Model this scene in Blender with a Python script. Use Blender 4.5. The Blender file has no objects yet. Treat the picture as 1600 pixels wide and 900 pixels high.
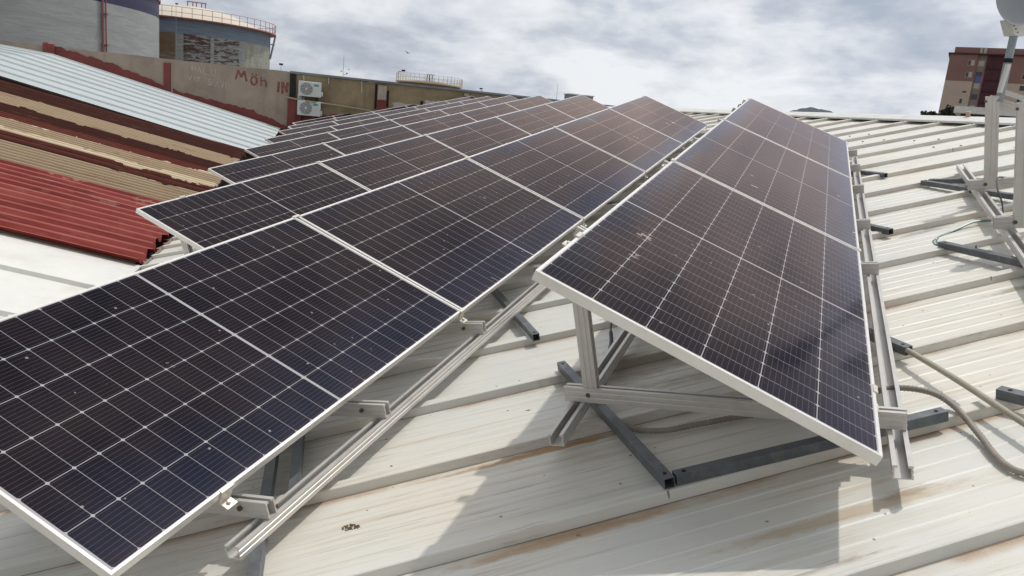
import bpy, bmesh, math, random
from mathutils import Vector, Matrix
R = math.radians
rnd = random.Random(7)
sc = bpy.context.scene
col = sc.collection

# ------------------------------------------------------------------ camera
ZB = 7.0                                            # roof frame origin above the ground
cam_d = bpy.data.cameras.new("camera")
cam = bpy.data.objects.new("camera", cam_d); col.objects.link(cam)
rt = Vector((0.9683481, -0.2307954, 0.0950550)); dn = Vector((0.0413897, -0.2270782, -0.9729966)); fw = Vector((0.2461480, 0.9461337, -0.2103382))
cm = Matrix((rt, -dn, -fw)).transposed().to_4x4()
cm.translation = Vector((-0.652336, -2.242496, 0.437922 + ZB))
cam.matrix_world = cm
cam_d.sensor_width = 36.0
cam_d.lens = 1187.977 / 1600 * 36.0
cam_d.clip_start = 0.05; cam_d.clip_end = 9000
sc.camera = cam

# ------------------------------------------------------------------ world, sun, exposure
SUN_EL, SUN_AZ = 68.3, 66.5                         # azimuth from +Y towards +X
SUN_DIR = Vector((math.cos(R(SUN_EL)) * math.sin(R(SUN_AZ)), math.cos(R(SUN_EL)) * math.cos(R(SUN_AZ)), math.sin(R(SUN_EL))))
sd = bpy.data.lights.new("sun", "SUN"); sd.energy = 1.92; sd.angle = R(1.1); sd.color = (1.0, 0.955, 0.88)
so = bpy.data.objects.new("sun", sd); col.objects.link(so)
so.rotation_euler = (-SUN_DIR).to_track_quat('-Z', 'Y').to_euler()
so.location = (0, 0, 60)
sc.view_settings.view_transform = 'Standard'
sc.view_settings.look = 'None'
sc.view_settings.exposure = 0.10
sc.view_settings.gamma = 1.0
sc.view_settings.use_curve_mapping = False

w = bpy.data.worlds.new("World"); sc.world = w; w.use_nodes = True
nt = w.node_tree; nt.nodes.clear()


class NB:
    """tiny node-graph helper"""
    def __init__(s, nt): s.nt = nt
    def n(s, t, **k):
        x = s.nt.nodes.new(t)
        for a, b in k.items(): setattr(x, a, b)
        return x
    def put(s, sock, v):
        if hasattr(v, 'is_output') or isinstance(v, bpy.types.NodeSocket): s.nt.links.new(v, sock)
        elif isinstance(v, (tuple, list)) and len(v) == 3 and sock.type == 'RGBA': sock.default_value = (*v, 1)
        else: sock.default_value = v
    def m(s, op, a, b=None, c=None, clamp=False):
        x = s.n('ShaderNodeMath', operation=op, use_clamp=clamp)
        s.put(x.inputs[0], a)
        if b is not None: s.put(x.inputs[1], b)
        if c is not None: s.put(x.inputs[2], c)
        return x.outputs[0]
    def mix(s, f, a, b, blend='MIX'):
        x = s.n('ShaderNodeMix', data_type='RGBA', blend_type=blend)
        s.put(x.inputs[0], f); s.put(x.inputs[6], a); s.put(x.inputs[7], b)
        return x.outputs[2]
    def ramp(s, f, stops, interp='LINEAR'):
        x = s.n('ShaderNodeValToRGB'); r = x.color_ramp; r.interpolation = interp
        while len(r.elements) > 1: r.elements.remove(r.elements[-1])
        for i, (p, c) in enumerate(stops):
            e = r.elements[0] if i == 0 else r.elements.new(p)
            e.position = p
            e.color = (*c, 1) if isinstance(c, (tuple, list)) else (c, c, c, 1)
        s.put(x.inputs[0], f)
        return x.outputs[0]
    def noise(s, vec, scale, detail=4, rough=0.55, dist=0.0, w=None):
        x = s.n('ShaderNodeTexNoise', noise_dimensions='4D' if w is not None else '3D')
        s.put(x.inputs['Vector'], vec); x.inputs['Scale'].default_value = scale
        x.inputs['Detail'].default_value = detail; x.inputs['Roughness'].default_value = rough
        x.inputs['Distortion'].default_value = dist
        if w is not None: s.put(x.inputs['W'], w)
        return x.outputs[0]
    def vmul(s, vec, v):
        x = s.n('ShaderNodeVectorMath', operation='MULTIPLY'); s.put(x.inputs[0], vec); x.inputs[1].default_value = v
        return x.outputs[0]
    def sep(s, vec):
        x = s.n('ShaderNodeSeparateXYZ'); s.put(x.inputs[0], vec); return x.outputs
    def comb(s, a, b, c):
        x = s.n('ShaderNodeCombineXYZ'); s.put(x.inputs[0], a); s.put(x.inputs[1], b); s.put(x.inputs[2], c); return x.outputs[0]
    def step(s, v, lo, hi):
        x = s.n('ShaderNodeMapRange'); x.interpolation_type = 'SMOOTHSTEP'
        s.put(x.inputs[0], v); x.inputs[1].default_value = lo; x.inputs[2].default_value = hi
        return x.outputs[0]


b = NB(nt)
tc = b.n('ShaderNodeTexCoord')
dirv = tc.outputs['Generated']
x_, y_, z_ = b.sep(dirv)
zz = b.m('ADD', b.m('MAXIMUM', z_, 0.0), 0.19)
cv = b.comb(b.m('MULTIPLY', x_, 2.6), b.m('MULTIPLY', y_, 2.6), b.m('MULTIPLY', b.m('POWER', b.m('MAXIMUM', z_, 0.0), 0.75), 5.2))
n1 = b.noise(cv, 2.6, 8, 0.57, 0.15)
n2 = b.noise(cv, 0.85, 5, 0.5, 0.2)
dens = b.m('ADD', b.m('MULTIPLY', n1, 0.62), b.m('MULTIPLY', n2, 0.55))
sund = b.n('ShaderNodeVectorMath', operation='DOT_PRODUCT'); b.put(sund.inputs[0], dirv)
sund.inputs[1].default_value = (0.80, 0.46, 0.38)
glow = b.step(sund.outputs['Value'], -0.15, 1.0)
cloud = b.ramp(dens, [(0.45, (0.40, 0.445, 0.525)), (0.52, (0.52, 0.56, 0.63)), (0.575, (0.665, 0.695, 0.745)), (0.65, (0.80, 0.82, 0.85))])
sn2 = b.n('ShaderNodeVectorMath', operation='DOT_PRODUCT'); b.put(sn2.inputs[0], dirv); sn2.inputs[1].default_value = SUN_DIR
near_sun = b.m('POWER', b.step(sn2.outputs['Value'], 0.80, 1.0), 1.2)
over = b.m('SUBTRACT', 1.0, b.m('MULTIPLY', b.step(z_, 0.50, 0.85), 0.42))
bright = b.m('ADD', b.m('MULTIPLY', b.m('ADD', 0.80, b.m('MULTIPLY', glow, 0.24)), over), b.m('MULTIPLY', near_sun, 2.6))
cloudb = b.n('ShaderNodeVectorMath', operation='SCALE'); b.put(cloudb.inputs[0], cloud); b.put(cloudb.inputs['Scale'], bright)
sky = b.n('ShaderNodeTexSky'); sky.sky_type = 'NISHITA'; sky.sun_disc = False
sky.sun_elevation = R(SUN_EL); sky.sun_rotation = R(SUN_AZ)
SKY_S = 0.09
skyb = b.n('ShaderNodeVectorMath', operation='SCALE'); b.put(skyb.inputs[0], cloudb.outputs[0]); skyb.inputs['Scale'].default_value = 1.0 / SKY_S
cover = b.step(dens, 0.36, 0.50)
cov2 = b.m('ADD', b.m('MULTIPLY', cover, 0.32), 0.66)
skymix = b.mix(cov2, sky.outputs[0], skyb.outputs[0])
bg = b.n('ShaderNodeBackground'); b.put(bg.inputs[0], skymix); bg.inputs[1].default_value = SKY_S
wo = b.n('ShaderNodeOutputWorld'); nt.links.new(bg.outputs[0], wo.inputs[0])


# ------------------------------------------------------------------ materials
def material(name):
    m = bpy.data.materials.new(name); m.use_nodes = True
    p = m.node_tree.nodes['Principled BSDF']
    return m, NB(m.node_tree), p


def flat(name, c, rough=0.5, metal=0.0, var=0.25, scale=6.0, bump=0.0, dirt=None, spec=0.5):
    """one colour, broken up by two scales of noise, optionally with dirt blotches"""
    m, b, p = material(name)
    ob = b.n('ShaderNodeTexCoord').outputs['Object']
    rd = b.n('ShaderNodeObjectInfo').outputs['Random']
    na = b.noise(ob, scale, 5, 0.6, 0.0, b.m('MULTIPLY', rd, 40)); nb = b.noise(ob, scale * 7, 3, 0.6)
    f = b.m('ADD', b.m('MULTIPLY', na, 0.7), b.m('MULTIPLY', nb, 0.3))
    lo = tuple(v * (1 - var) for v in c); hi = tuple(min(1, v * (1 + var)) for v in c)
    cc = b.ramp(f, [(0.30, lo), (0.70, hi)])
    if dirt:
        k = b.step(b.noise(ob, scale * 1.7, 6, 0.65, 0.3), 0.50, 0.72)
        cc = b.mix(b.m('MULTIPLY', k, dirt[1]), cc, dirt[0])
    b.put(p.inputs['Base Color'], cc)
    b.put(p.inputs['Roughness'], b.m('ADD', rough - 0.08, b.m('MULTIPLY', nb, 0.16)))
    p.inputs['Metallic'].default_value = metal
    p.inputs['Specular IOR Level'].default_value = spec
    if bump:
        bp = b.n('ShaderNodeBump'); bp.inputs['Strength'].default_value = bump; bp.inputs['Distance'].default_value = 0.02
        b.put(bp.inputs['Height'], nb); b.put(p.inputs['Normal'], bp.outputs[0])
    return m


MAT = {}
MAT['alu'] = flat('weathered_aluminium', (0.58, 0.555, 0.52), 0.42, 0.35, 0.08, 3, 0, ((0.36, 0.32, 0.28), 0.22))
MAT['frame'] = flat('panel_frame_aluminium', (0.74, 0.715, 0.67), 0.38, 0.35, 0.10, 4)
MAT['clamp'] = flat('clamp_aluminium', (0.66, 0.60, 0.52), 0.36, 0.5, 0.15, 12)
MAT['steel'] = flat('galvanised_tube_steel', (0.125, 0.135, 0.145), 0.48, 0.35, 0.35, 14, 0, ((0.22, 0.22, 0.21), 0.5))
MAT['dark'] = flat('dark_void', (0.012, 0.012, 0.013), 0.9, 0, 0.1)
MAT['bolt'] = flat('rusty_bolt', (0.13, 0.085, 0.06), 0.6, 0.4, 0.3, 60)
MAT['conduit'] = flat('dirty_flexible_conduit', (0.27, 0.235, 0.195), 0.6, 0, 0.3, 20)
MAT['hose'] = flat('beige_pipe_plastic', (0.36, 0.33, 0.25), 0.45, 0, 0.15, 9)
MAT['green'] = flat('green_cable', (0.05, 0.17, 0.14), 0.4, 0, 0.2)
MAT['black'] = flat('black_cable', (0.012, 0.012, 0.013), 0.4, 0, 0.2)
MAT['whitepaint'] = flat('white_painted_metal', (0.66, 0.65, 0.61), 0.45, 0, 0.10, 3, 0, ((0.35, 0.30, 0.24), 0.3))
MAT['offwhite'] = flat('grey_white_plastic', (0.60, 0.61, 0.58), 0.5, 0, 0.08, 3)
MAT['fangrey'] = flat('fan_grey_plastic', (0.20, 0.205, 0.20), 0.5, 0, 0.2, 9)
MAT['teal'] = flat('teal_badge', (0.06, 0.27, 0.24), 0.5, 0, 0.1)
MAT['redwp'] = flat('red_waterproof_paint', (0.175, 0.030, 0.024), 0.55, 0, 0.30, 1.2)
MAT['redpaint'] = flat('red_railing_paint', (0.36, 0.12, 0.095), 0.5, 0, 0.2)
MAT['redpipe'] = flat('faded_red_pipe', (0.27, 0.095, 0.10), 0.5, 0, 0.2)
MAT['blackhole'] = flat('near_black_gap', (0.02, 0.018, 0.016), 0.9, 0, 0.3)  # near-black: paints the shade under the raised sheets; also gutter, pillar and cracks
MAT['greycap'] = flat('grey_flashing', (0.21, 0.22, 0.235), 0.5, 0.2, 0.2, 1)
MAT['graf_red'] = flat('red_brushed_paint', (0.20, 0.070, 0.056), 0.85, 0, 0.4, 7, 0, ((0.27, 0.205, 0.16), 0.85))
MAT['graf_white'] = flat('white_brushed_paint', (0.41, 0.36, 0.30), 0.85, 0, 0.35, 9)
MAT['yellow'] = flat('yellow_railing_paint', (0.55, 0.41, 0.20), 0.6, 0, 0.2)
MAT['dome'] = flat('cream_tank_dome', (0.56, 0.50, 0.40), 0.6, 0, 0.12, 0.5)
MAT['darkroof'] = flat('dark_roof_felt', (0.085, 0.085, 0.09), 0.8, 0, 0.3, 0.5)
MAT['concrete'] = flat('grey_concrete', (0.32, 0.30, 0.27), 0.85, 0, 0.2, 0.6)
MAT['mast'] = flat('grey_mast_steel', (0.27, 0.30, 0.31), 0.45, 0.3, 0.2, 8)
MAT['dishgrey'] = flat('grey_dish', (0.26, 0.272, 0.285), 0.5, 0.1, 0.07, 3)
MAT['hill'] = flat('wooded_hill', (0.060, 0.076, 0.085), 0.95, 0, 0.45, 0.02)
MAT['leaf'] = flat('dark_leaves', (0.022, 0.034, 0.016), 0.7, 0, 0.5, 0.8)
MAT['bark'] = flat('bark', (0.08, 0.06, 0.045), 0.9, 0, 0.3, 3)
MAT['bird'] = flat('bird_feathers', (0.03, 0.03, 0.033), 0.7, 0, 0.3)
MAT['dropping'] = flat('dried_clump', (0.14, 0.095, 0.05), 0.9, 0, 0.6, 60)
MAT['mortar'] = flat('crumbled_mortar', (0.42, 0.36, 0.30), 0.9, 0, 0.3, 6)
MAT['pinkm'] = flat('faded_pink_mortar', (0.30, 0.14, 0.11), 0.9, 0, 0.3, 8)
MAT['ground'] = flat('dusty_yard', (0.20, 0.18, 0.15), 0.9, 0, 0.3, 0.05)
MAT['netting'] = flat('maroon_facade', (0.065, 0.020, 0.024), 0.8, 0, 0.45, 0.5)
MAT['brownfac'] = flat('brown_facade', (0.225, 0.125, 0.105), 0.8, 0, 0.13, 0.15)
MAT['beigefac'] = flat('beige_facade', (0.46, 0.365, 0.30), 0.8, 0, 0.10, 0.15)
MAT['bayfac'] = flat('grey_beige_bay', (0.25, 0.19, 0.165), 0.8, 0, 0.15, 0.3)
MAT['shutter'] = flat('pale_shutter', (0.42, 0.37, 0.32), 0.6, 0, 0.15, 0.4)
MAT['glassdark'] = flat('dark_window_glass', (0.03, 0.03, 0.035), 0.15, 0, 0.3, 0.4)
MAT['blue_cloth'] = flat('blue_cloth', (0.08, 0.16, 0.34), 0.8)
MAT['pink_cloth'] = flat('pink_cloth', (0.42, 0.12, 0.26), 0.8)
MAT['orange'] = flat('pale_orange_vent', (0.55, 0.40, 0.26), 0.7)

PL, PW = 2.278, 1.134                               # panel length (along the row), width (down the slope)


def mat_cells():
    m, b, p = material('solar_cells_under_glass')
    ob = b.n('ShaderNodeTexCoord').outputs['Object']
    rd = b.n('ShaderNodeObjectInfo').outputs['Random']
    x, y, z = b.sep(ob)
    CX, CY = 0.1845, 0.09275
    def near(v, c): return b.m('MULTIPLY', b.m('ABSOLUTE', b.m('SUBTRACT', b.m('FRACT', b.m('ADD', b.m('DIVIDE', v, c), 0.5)), 0.5)), c)
    x2 = b.m('SUBTRACT', x, 0.0135)
    y2 = b.m('SUBTRACT', b.m('ABSOLUTE', b.m('SUBTRACT', y, PL / 2)), 0.006)
    dx, dy = near(x2, CX), near(y2, CY)
    ln = b.m('MAXIMUM', b.m('LESS_THAN', dx, 0.00135), b.m('MULTIPLY', b.m('LESS_THAN', dy, 0.0011), 0.75))
    ln = b.m('MAXIMUM', ln, b.m('LESS_THAN', b.m('ADD', dx, dy), 0.0082))
    ln = b.m('MAXIMUM', ln, b.m('MULTIPLY', b.m('LESS_THAN', y2, 0.0), 1.0))
    for cond in (b.m('GREATER_THAN', y2, CY * 12), b.m('LESS_THAN', x2, 0.0), b.m('GREATER_THAN', x2, CX * 6)):
        ln = b.m('MAXIMUM', ln, cond)
    bus = b.m('MULTIPLY', b.m('LESS_THAN', near(b.m('ADD', x2, CX / 20), CX / 10), 0.00055), 0.25)
    # cell tint varies a little from cell to cell
    wn = b.n('ShaderNodeTexWhiteNoise', noise_dimensions='4D')
    b.put(wn.inputs['Vector'], b.comb(b.m('FLOOR', b.m('DIVIDE', x2, CX)), b.m('FLOOR', b.m('DIVIDE', b.m('SUBTRACT', y, PL / 2), CY)), 0.0)); b.put(wn.inputs['W'], rd)
    cell = b.mix(wn.outputs[0], (0.0030, 0.0036, 0.0085), (0.0055, 0.0058, 0.0125))
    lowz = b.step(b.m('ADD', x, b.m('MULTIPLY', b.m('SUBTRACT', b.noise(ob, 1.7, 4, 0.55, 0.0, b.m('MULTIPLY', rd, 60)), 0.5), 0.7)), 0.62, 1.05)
    cell = b.mix(b.m('MULTIPLY', lowz, 0.85), cell, (0.0050, 0.0100, 0.0260))  # bluish coating reflection at the low edge painted into the cells
    c = b.mix(bus, cell, (0.30, 0.30, 0.31))
    c = b.mix(b.m('MULTIPLY', ln, 0.80), c, (0.47, 0.46, 0.465))
    # dust film, thicker towards the low edge and in blotches
    w4 = b.m('MULTIPLY', rd, 90)
    d1 = b.noise(ob, 2.2, 6, 0.62, 0.2, w4); d2 = b.noise(b.vmul(ob, (1.0, 5.0, 1)), 3.0, 5, 0.6, 0.0, w4); d3 = b.noise(ob, 160, 2, 0.6)
    dust = b.m('ADD', b.m('MULTIPLY', b.step(d1, 0.34, 0.70), 0.027), b.m('MULTIPLY', b.step(d2, 0.45, 0.8), 0.010))
    dust = b.m('ADD', dust, 0.003)
    dust = b.m('ADD', dust, b.m('MULTIPLY', b.step(x, PW - 0.10, PW), 0.03))
    dust = b.m('MULTIPLY', dust, b.m('ADD', 0.55, b.m('MULTIPLY', d3, 0.9)))
    c = b.mix(dust, c, (0.40, 0.245, 0.19))
    # bird droppings and specks
    dsp = b.n('ShaderNodeTexNoise'); dsp.inputs['Scale'].default_value = 14; b.put(dsp.inputs['Vector'], ob)
    off = b.n('ShaderNodeVectorMath', operation='ADD'); b.put(off.inputs[0], ob); b.put(off.inputs[1], b.comb(b.m('MULTIPLY', rd, 31), b.m('MULTIPLY', rd, 17), 0))
    wob = b.n('ShaderNodeVectorMath', operation='MULTIPLY_ADD'); b.put(wob.inputs[0], dsp.outputs[1]); wob.inputs[1].default_value = (0.22, 0.12, 0); b.put(wob.inputs[2], off.outputs[0])
    vo = b.n('ShaderNodeTexVoronoi', voronoi_dimensions='2D', feature='F1'); vo.inputs['Scale'].default_value = 1.9; b.put(vo.inputs['Vector'], b.vmul(wob.outputs[0], (0.8, 1.5, 1)))
    sz = b.sep(vo.outputs['Color'])
    rad = b.m('MULTIPLY', b.step(sz[0], 0.55, 1.0), 0.034)
    spot = b.m('LESS_THAN', vo.outputs['Distance'], rad)
    c = b.mix(b.m('MULTIPLY', spot, b.m('MULTIPLY', b.step(b.noise(ob, 70, 5, 0.75), 0.38, 0.8), 0.55)), c, (0.56, 0.56, 0.56))
    vo2 = b.n('ShaderNodeTexVoronoi', voronoi_dimensions='2D', feature='F1'); vo2.inputs['Scale'].default_value = 9; b.put(vo2.inputs['Vector'], off.outputs[0])
    s2 = b.sep(vo2.outputs['Color'])
    spk = b.m('LESS_THAN', vo2.outputs['Distance'], b.m('MULTIPLY', b.step(s2[1], 0.80, 1.0), 0.05))
    c = b.mix(b.m('MULTIPLY', spk, 0.5), c, (0.45, 0.42, 0.38))
    rr = b.m('ADD', 0.045, b.m('MULTIPLY', d1, 0.10))
    rr = b.m('ADD', rr, b.m('MULTIPLY', spot, 0.5))
    # coated glass: the anti-reflective film reads brown, bluish edge reflections painted into the gloss tint
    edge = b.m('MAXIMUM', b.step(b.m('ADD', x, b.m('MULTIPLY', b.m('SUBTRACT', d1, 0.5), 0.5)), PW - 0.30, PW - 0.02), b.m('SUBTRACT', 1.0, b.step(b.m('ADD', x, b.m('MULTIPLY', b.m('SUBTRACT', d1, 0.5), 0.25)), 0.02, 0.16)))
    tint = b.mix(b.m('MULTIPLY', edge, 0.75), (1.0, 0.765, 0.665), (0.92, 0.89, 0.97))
    nt_ = m.node_tree
    nt_.nodes.remove(p)
    df = b.n('ShaderNodeBsdfDiffuse'); b.put(df.inputs['Color'], c)
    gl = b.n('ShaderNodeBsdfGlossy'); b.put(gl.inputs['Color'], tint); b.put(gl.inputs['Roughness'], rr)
    fr = b.n('ShaderNodeFresnel'); fr.inputs['IOR'].default_value = 1.33
    fac = b.m('MULTIPLY', b.m('POWER', fr.outputs[0], 1.4), 1.62, clamp=True)
    mx = b.n('ShaderNodeMixShader'); b.put(mx.inputs[0], fac); nt_.links.new(df.outputs[0], mx.inputs[1]); nt_.links.new(gl.outputs[0], mx.inputs[2])
    nt_.links.new(mx.outputs[0], nt_.nodes['Material Output'].inputs['Surface'])
    return m


RIB0, RIBP = -0.695, 0.592


def mat_roof(name, stains=()):
    """white coil-coated sheet; object x runs up the slope, y across the ribs"""
    m, b, p = material(name)
    ob = b.n('ShaderNodeTexCoord').outputs['Object']
    x, y, z = b.sep(ob)
    st = b.noise(b.vmul(ob, (0.9, 26, 0)), 1.0, 6, 0.65, 0.15)
    st2 = b.noise(b.vmul(ob, (2.2, 70, 0)), 1.0, 5, 0.7, 0.1)
    bl = b.noise(ob, 0.9, 6, 0.6, 0.3)
    fine = b.noise(ob, 130, 3, 0.7)
    base = b.ramp(bl, [(0.30, (0.590, 0.600, 0.560)), (0.52, (0.660, 0.640, 0.575)), (0.75, (0.680, 0.630, 0.535))])
    k = b.m('MULTIPLY', b.step(st, 0.48, 0.70), b.step(bl, 0.28, 0.58))
    c = b.mix(b.m('MULTIPLY', k, 0.55), base, (0.46, 0.36, 0.24))
    k2 = b.m('MULTIPLY', b.step(st2, 0.53, 0.68), b.step(b.noise(ob, 1.6, 3), 0.40, 0.58))
    c = b.mix(b.m('MULTIPLY', k2, 0.45), c, (0.20, 0.165, 0.12))
    # rust and silt caught along the low side of each rib
    fr = b.m('FRACT', b.m('DIVIDE', b.m('SUBTRACT', y, RIB0), RIBP))
    wv = b.noise(b.vmul(ob, (3.0, 1.0, 0)), 1.0, 6, 0.65)
    lo = b.step(b.m('ADD', fr, b.m('MULTIPLY', b.m('SUBTRACT', wv, 0.5), 0.10)), 0.91, 1.0)
    rk = b.m('MULTIPLY', lo, b.step(b.noise(b.vmul(ob, (1.1, 1.7, 0)), 1.0, 4, 0.6), 0.42, 0.62))
    rk = b.m('MULTIPLY', rk, b.m('ADD', 0.45, b.m('MULTIPLY', b.noise(ob, 55, 4, 0.75), 0.9)))
    c = b.mix(b.m('MINIMUM', rk, 0.8), c, (0.36, 0.215, 0.11))
    silt = b.m('MULTIPLY', b.step(b.m('ADD', fr, b.m('MULTIPLY', b.m('SUBTRACT', wv, 0.5), 0.02)), 0.984, 0.994), 0.80)
    c = b.mix(silt, c, (0.13, 0.095, 0.06))
    for (sx, sy, rx, ry, amt, colr) in stains:
        dx = b.m('DIVIDE', b.m('SUBTRACT', x, sx), rx); dy = b.m('DIVIDE', b.m('SUBTRACT', y, sy), ry)
        d = b.m('SQRT', b.m('ADD', b.m('MULTIPLY', dx, dx), b.m('MULTIPLY', dy, dy)))
        d = b.m('ADD', d, b.m('MULTIPLY', b.m('SUBTRACT', b.noise(b.vmul(ob, (14, 34, 0)), 1.0, 5, 0.7), 0.5), 1.3))
        c = b.mix(b.m('MULTIPLY', b.m('SUBTRACT', 1.0, b.step(d, 0.35, 1.0)), amt), c, colr)
    # specks
    vo = b.n('ShaderNodeTexVoronoi', voronoi_dimensions='2D'); vo.inputs['Scale'].default_value = 9; b.put(vo.inputs['Vector'], ob)
    sz = b.sep(vo.outputs['Color'])
    sp = b.m('LESS_THAN', vo.outputs['Distance'], b.m('MULTIPLY', b.step(sz[0], 0.80, 1.0), 0.055))
    c = b.mix(b.m('MULTIPLY', sp, 0.75), c, (0.09, 0.07, 0.05))
    c = b.mix(b.m('MULTIPLY', fine, 0.14), c, (0.35, 0.32, 0.27))
    b.put(p.inputs['Base Color'], c)
    b.put(p.inputs['Roughness'], b.m('ADD', 0.36, b.m('MULTIPLY', st, 0.25)))
    bp = b.n('ShaderNodeBump'); bp.inputs['Strength'].default_value = 0.12; bp.inputs['Distance'].default_value = 0.004
    b.put(bp.inputs['Height'], b.noise(b.vmul(ob, (3, 14, 0)), 1.0, 3)); b.put(p.inputs['Normal'], bp.outputs[0])
    return m


def mat_old_sheets():
    """paint bands peeling across the neighbouring corrugated sheets; world y picks the band"""
    m, b, p = material('rusted_corrugated_paint')
    ob = b.n('ShaderNodeTexCoord').outputs['Object']
    x, y, z = b.sep(ob)
    wv = b.m('SUBTRACT', b.noise(b.vmul(ob, (0.55, 0.35, 0)), 1.0, 5, 0.6), 0.5)
    wf = b.m('SUBTRACT', b.noise(b.vmul(ob, (2.6, 5, 0)), 1.0, 4, 0.7), 0.5)
    yy = b.m('ADD', y, b.m('ADD', b.m('MULTIPLY', wv, 0.9), b.m('MULTIPLY', wf, 0.28)))
    f = b.m('DIVIDE', b.m('SUBTRACT', yy, 6.0), 14.0)
    def q(v): return (v - 6.0) / 14.0
    BE, BR, RD = (0.262, 0.192, 0.124), (0.036, 0.0105, 0.0075), (0.085, 0.020, 0.014)
    CR = (0.47, 0.38, 0.26)
    band = b.ramp(f, [(0.0, RD), (q(10.15), BE), (q(11.62), BR), (q(11.85), RD), (q(11.98), BR), (q(12.22), RD), (q(12.36), CR), (q(12.75), BE), (q(13.62), CR),
                      (q(13.72), RD), (q(14.3), BR), (q(15.35), BE), (q(16.75), BR), (q(18.4), (0.048, 0.016, 0.011))], 'CONSTANT')
    pat = b.step(b.noise(b.vmul(ob, (0.9, 3.2, 0)), 1.0, 6, 0.7, 0.4), 0.58, 0.66)
    pk = b.m('MULTIPLY', pat, 0.35)
    c = b.mix(pk, band, (0.115, 0.048, 0.032))
    n3 = b.noise(b.vmul(ob, (0.7, 14, 0)), 1.0, 5, 0.65)
    c = b.mix(b.m('MULTIPLY', b.step(n3, 0.5, 0.8), 0.35), c, (0.10, 0.065, 0.045))
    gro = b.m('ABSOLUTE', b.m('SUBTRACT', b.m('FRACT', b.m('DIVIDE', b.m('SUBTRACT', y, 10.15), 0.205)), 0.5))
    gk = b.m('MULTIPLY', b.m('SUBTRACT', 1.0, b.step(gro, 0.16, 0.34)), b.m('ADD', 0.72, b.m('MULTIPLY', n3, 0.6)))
    c = b.mix(b.m('MINIMUM', gk, 0.92), c, (0.040, 0.025, 0.016))  # valleys darkened: groove dirt, with the corrugation's shade painted in
    hs = b.m('ADD', b.m('ADD', 0.80, b.m('MULTIPLY', b.step(gro, 0.36, 0.48), 0.35)), b.m('MULTIPLY', b.noise(ob, 3.5, 5, 0.65), 0.44))  # ridge tops lightened in the colour, as if sunlit
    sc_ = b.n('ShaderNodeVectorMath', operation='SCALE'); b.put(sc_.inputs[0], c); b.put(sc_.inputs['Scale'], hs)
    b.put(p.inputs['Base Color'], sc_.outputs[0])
    p.inputs['Roughness'].default_value = 0.8; p.inputs['Specular IOR Level'].default_value = 0.08
    return m


def mat_red_sheets():
    m, b, p = material('red_painted_corrugated')
    ob = b.n('ShaderNodeTexCoord').outputs['Object']
    n1 = b.noise(b.vmul(ob, (0.8, 5, 0)), 1.0, 6, 0.65, 0.3); n2 = b.noise(ob, 6, 5, 0.7)
    c = b.ramp(n1, [(0.32, (0.130, 0.015, 0.012)), (0.5, (0.235, 0.036, 0.028)), (0.72, (0.30, 0.072, 0.056))])
    x, y, z = b.sep(ob)
    nearpk = b.step(y, 8.9, 9.7)
    pk = b.m('MULTIPLY', b.step(b.noise(b.vmul(ob, (1.5, 5, 0)), 1.0, 6, 0.72, 0.3), 0.55, 0.60), b.m('ADD', 0.10, b.m('MULTIPLY', nearpk, 0.75)))
    c = b.mix(pk, c, (0.36, 0.20, 0.15))
    c = b.mix(b.m('MULTIPLY', b.step(n2, 0.6, 0.75), 0.4), c, (0.08, 0.012, 0.010))
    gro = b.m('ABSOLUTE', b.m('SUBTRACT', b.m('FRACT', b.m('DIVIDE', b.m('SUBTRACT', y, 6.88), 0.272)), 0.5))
    c = b.mix(b.m('MULTIPLY', b.m('SUBTRACT', 1.0, b.step(gro, 0.06, 0.24)), b.m('ADD', 0.45, b.m('MULTIPLY', n1, 0.7))), c, (0.050, 0.008, 0.007))  # groove dirt plus the shaded sides of the corrugation, painted dark
    c = b.mix(b.m('MULTIPLY', b.step(gro, 0.34, 0.46), 0.40), c, (0.34, 0.105, 0.085))  # painted highlight along the ridge tops
    b.put(p.inputs['Base Color'], c); p.inputs['Roughness'].default_value = 0.6; p.inputs['Specular IOR Level'].default_value = 0.18
    return m


def mat_wall(name, base, dark, patches=None, ylo=0.0):
    m, b, p = material(name)
    ob = b.n('ShaderNodeTexCoord').outputs['Object']
    x, y, z = b.sep(ob)
    n1 = b.noise(ob, 1.1, 7, 0.65, 0.3); n2 = b.noise(b.vmul(ob, (3.0, 1, 0.35)), 1.0, 6, 0.65); n3 = b.noise(ob, 9, 5, 0.7)
    c = b.ramp(n1, [(0.28, dark), (0.52, base), (0.78, tuple(v * 1.22 for v in base))])
    c = b.mix(b.m('MULTIPLY', b.step(n2, 0.52, 0.75), 0.55), c, tuple(v * 0.75 for v in dark))
    c = b.mix(b.m('MULTIPLY', b.step(n3, 0.55, 0.8), 0.3), c, tuple(v * 1.35 for v in base))
    if patches:
        for (x0, x1, z0, z1, pc) in patches:
            wob = b.m('MULTIPLY', b.m('SUBTRACT', b.noise(ob, 3.0, 5, 0.7), 0.5), 0.28)
            fx = b.m('MULTIPLY', b.step(b.m('ADD', x, wob), x0, x0 + 0.05), b.m('SUBTRACT', 1, b.step(b.m('ADD', x, wob), x1 - 0.05, x1)))
            fz = b.m('MULTIPLY', b.step(b.m('ADD', z, wob), z0, z0 + 0.05), b.m('SUBTRACT', 1, b.step(b.m('ADD', z, wob), z1 - 0.05, z1)))
            c = b.mix(b.m('MULTIPLY', b.m('MULTIPLY', fx, fz), 0.9), c, pc)
    b.put(p.inputs['Base Color'], c); p.inputs['Roughness'].default_value = 0.88
    bp = b.n('ShaderNodeBump'); bp.inputs['Strength'].default_value = 0.5; bp.inputs['Distance'].default_value = 0.02
    b.put(bp.inputs['Height'], n3); b.put(p.inputs['Normal'], bp.outputs[0])
    return m


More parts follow.
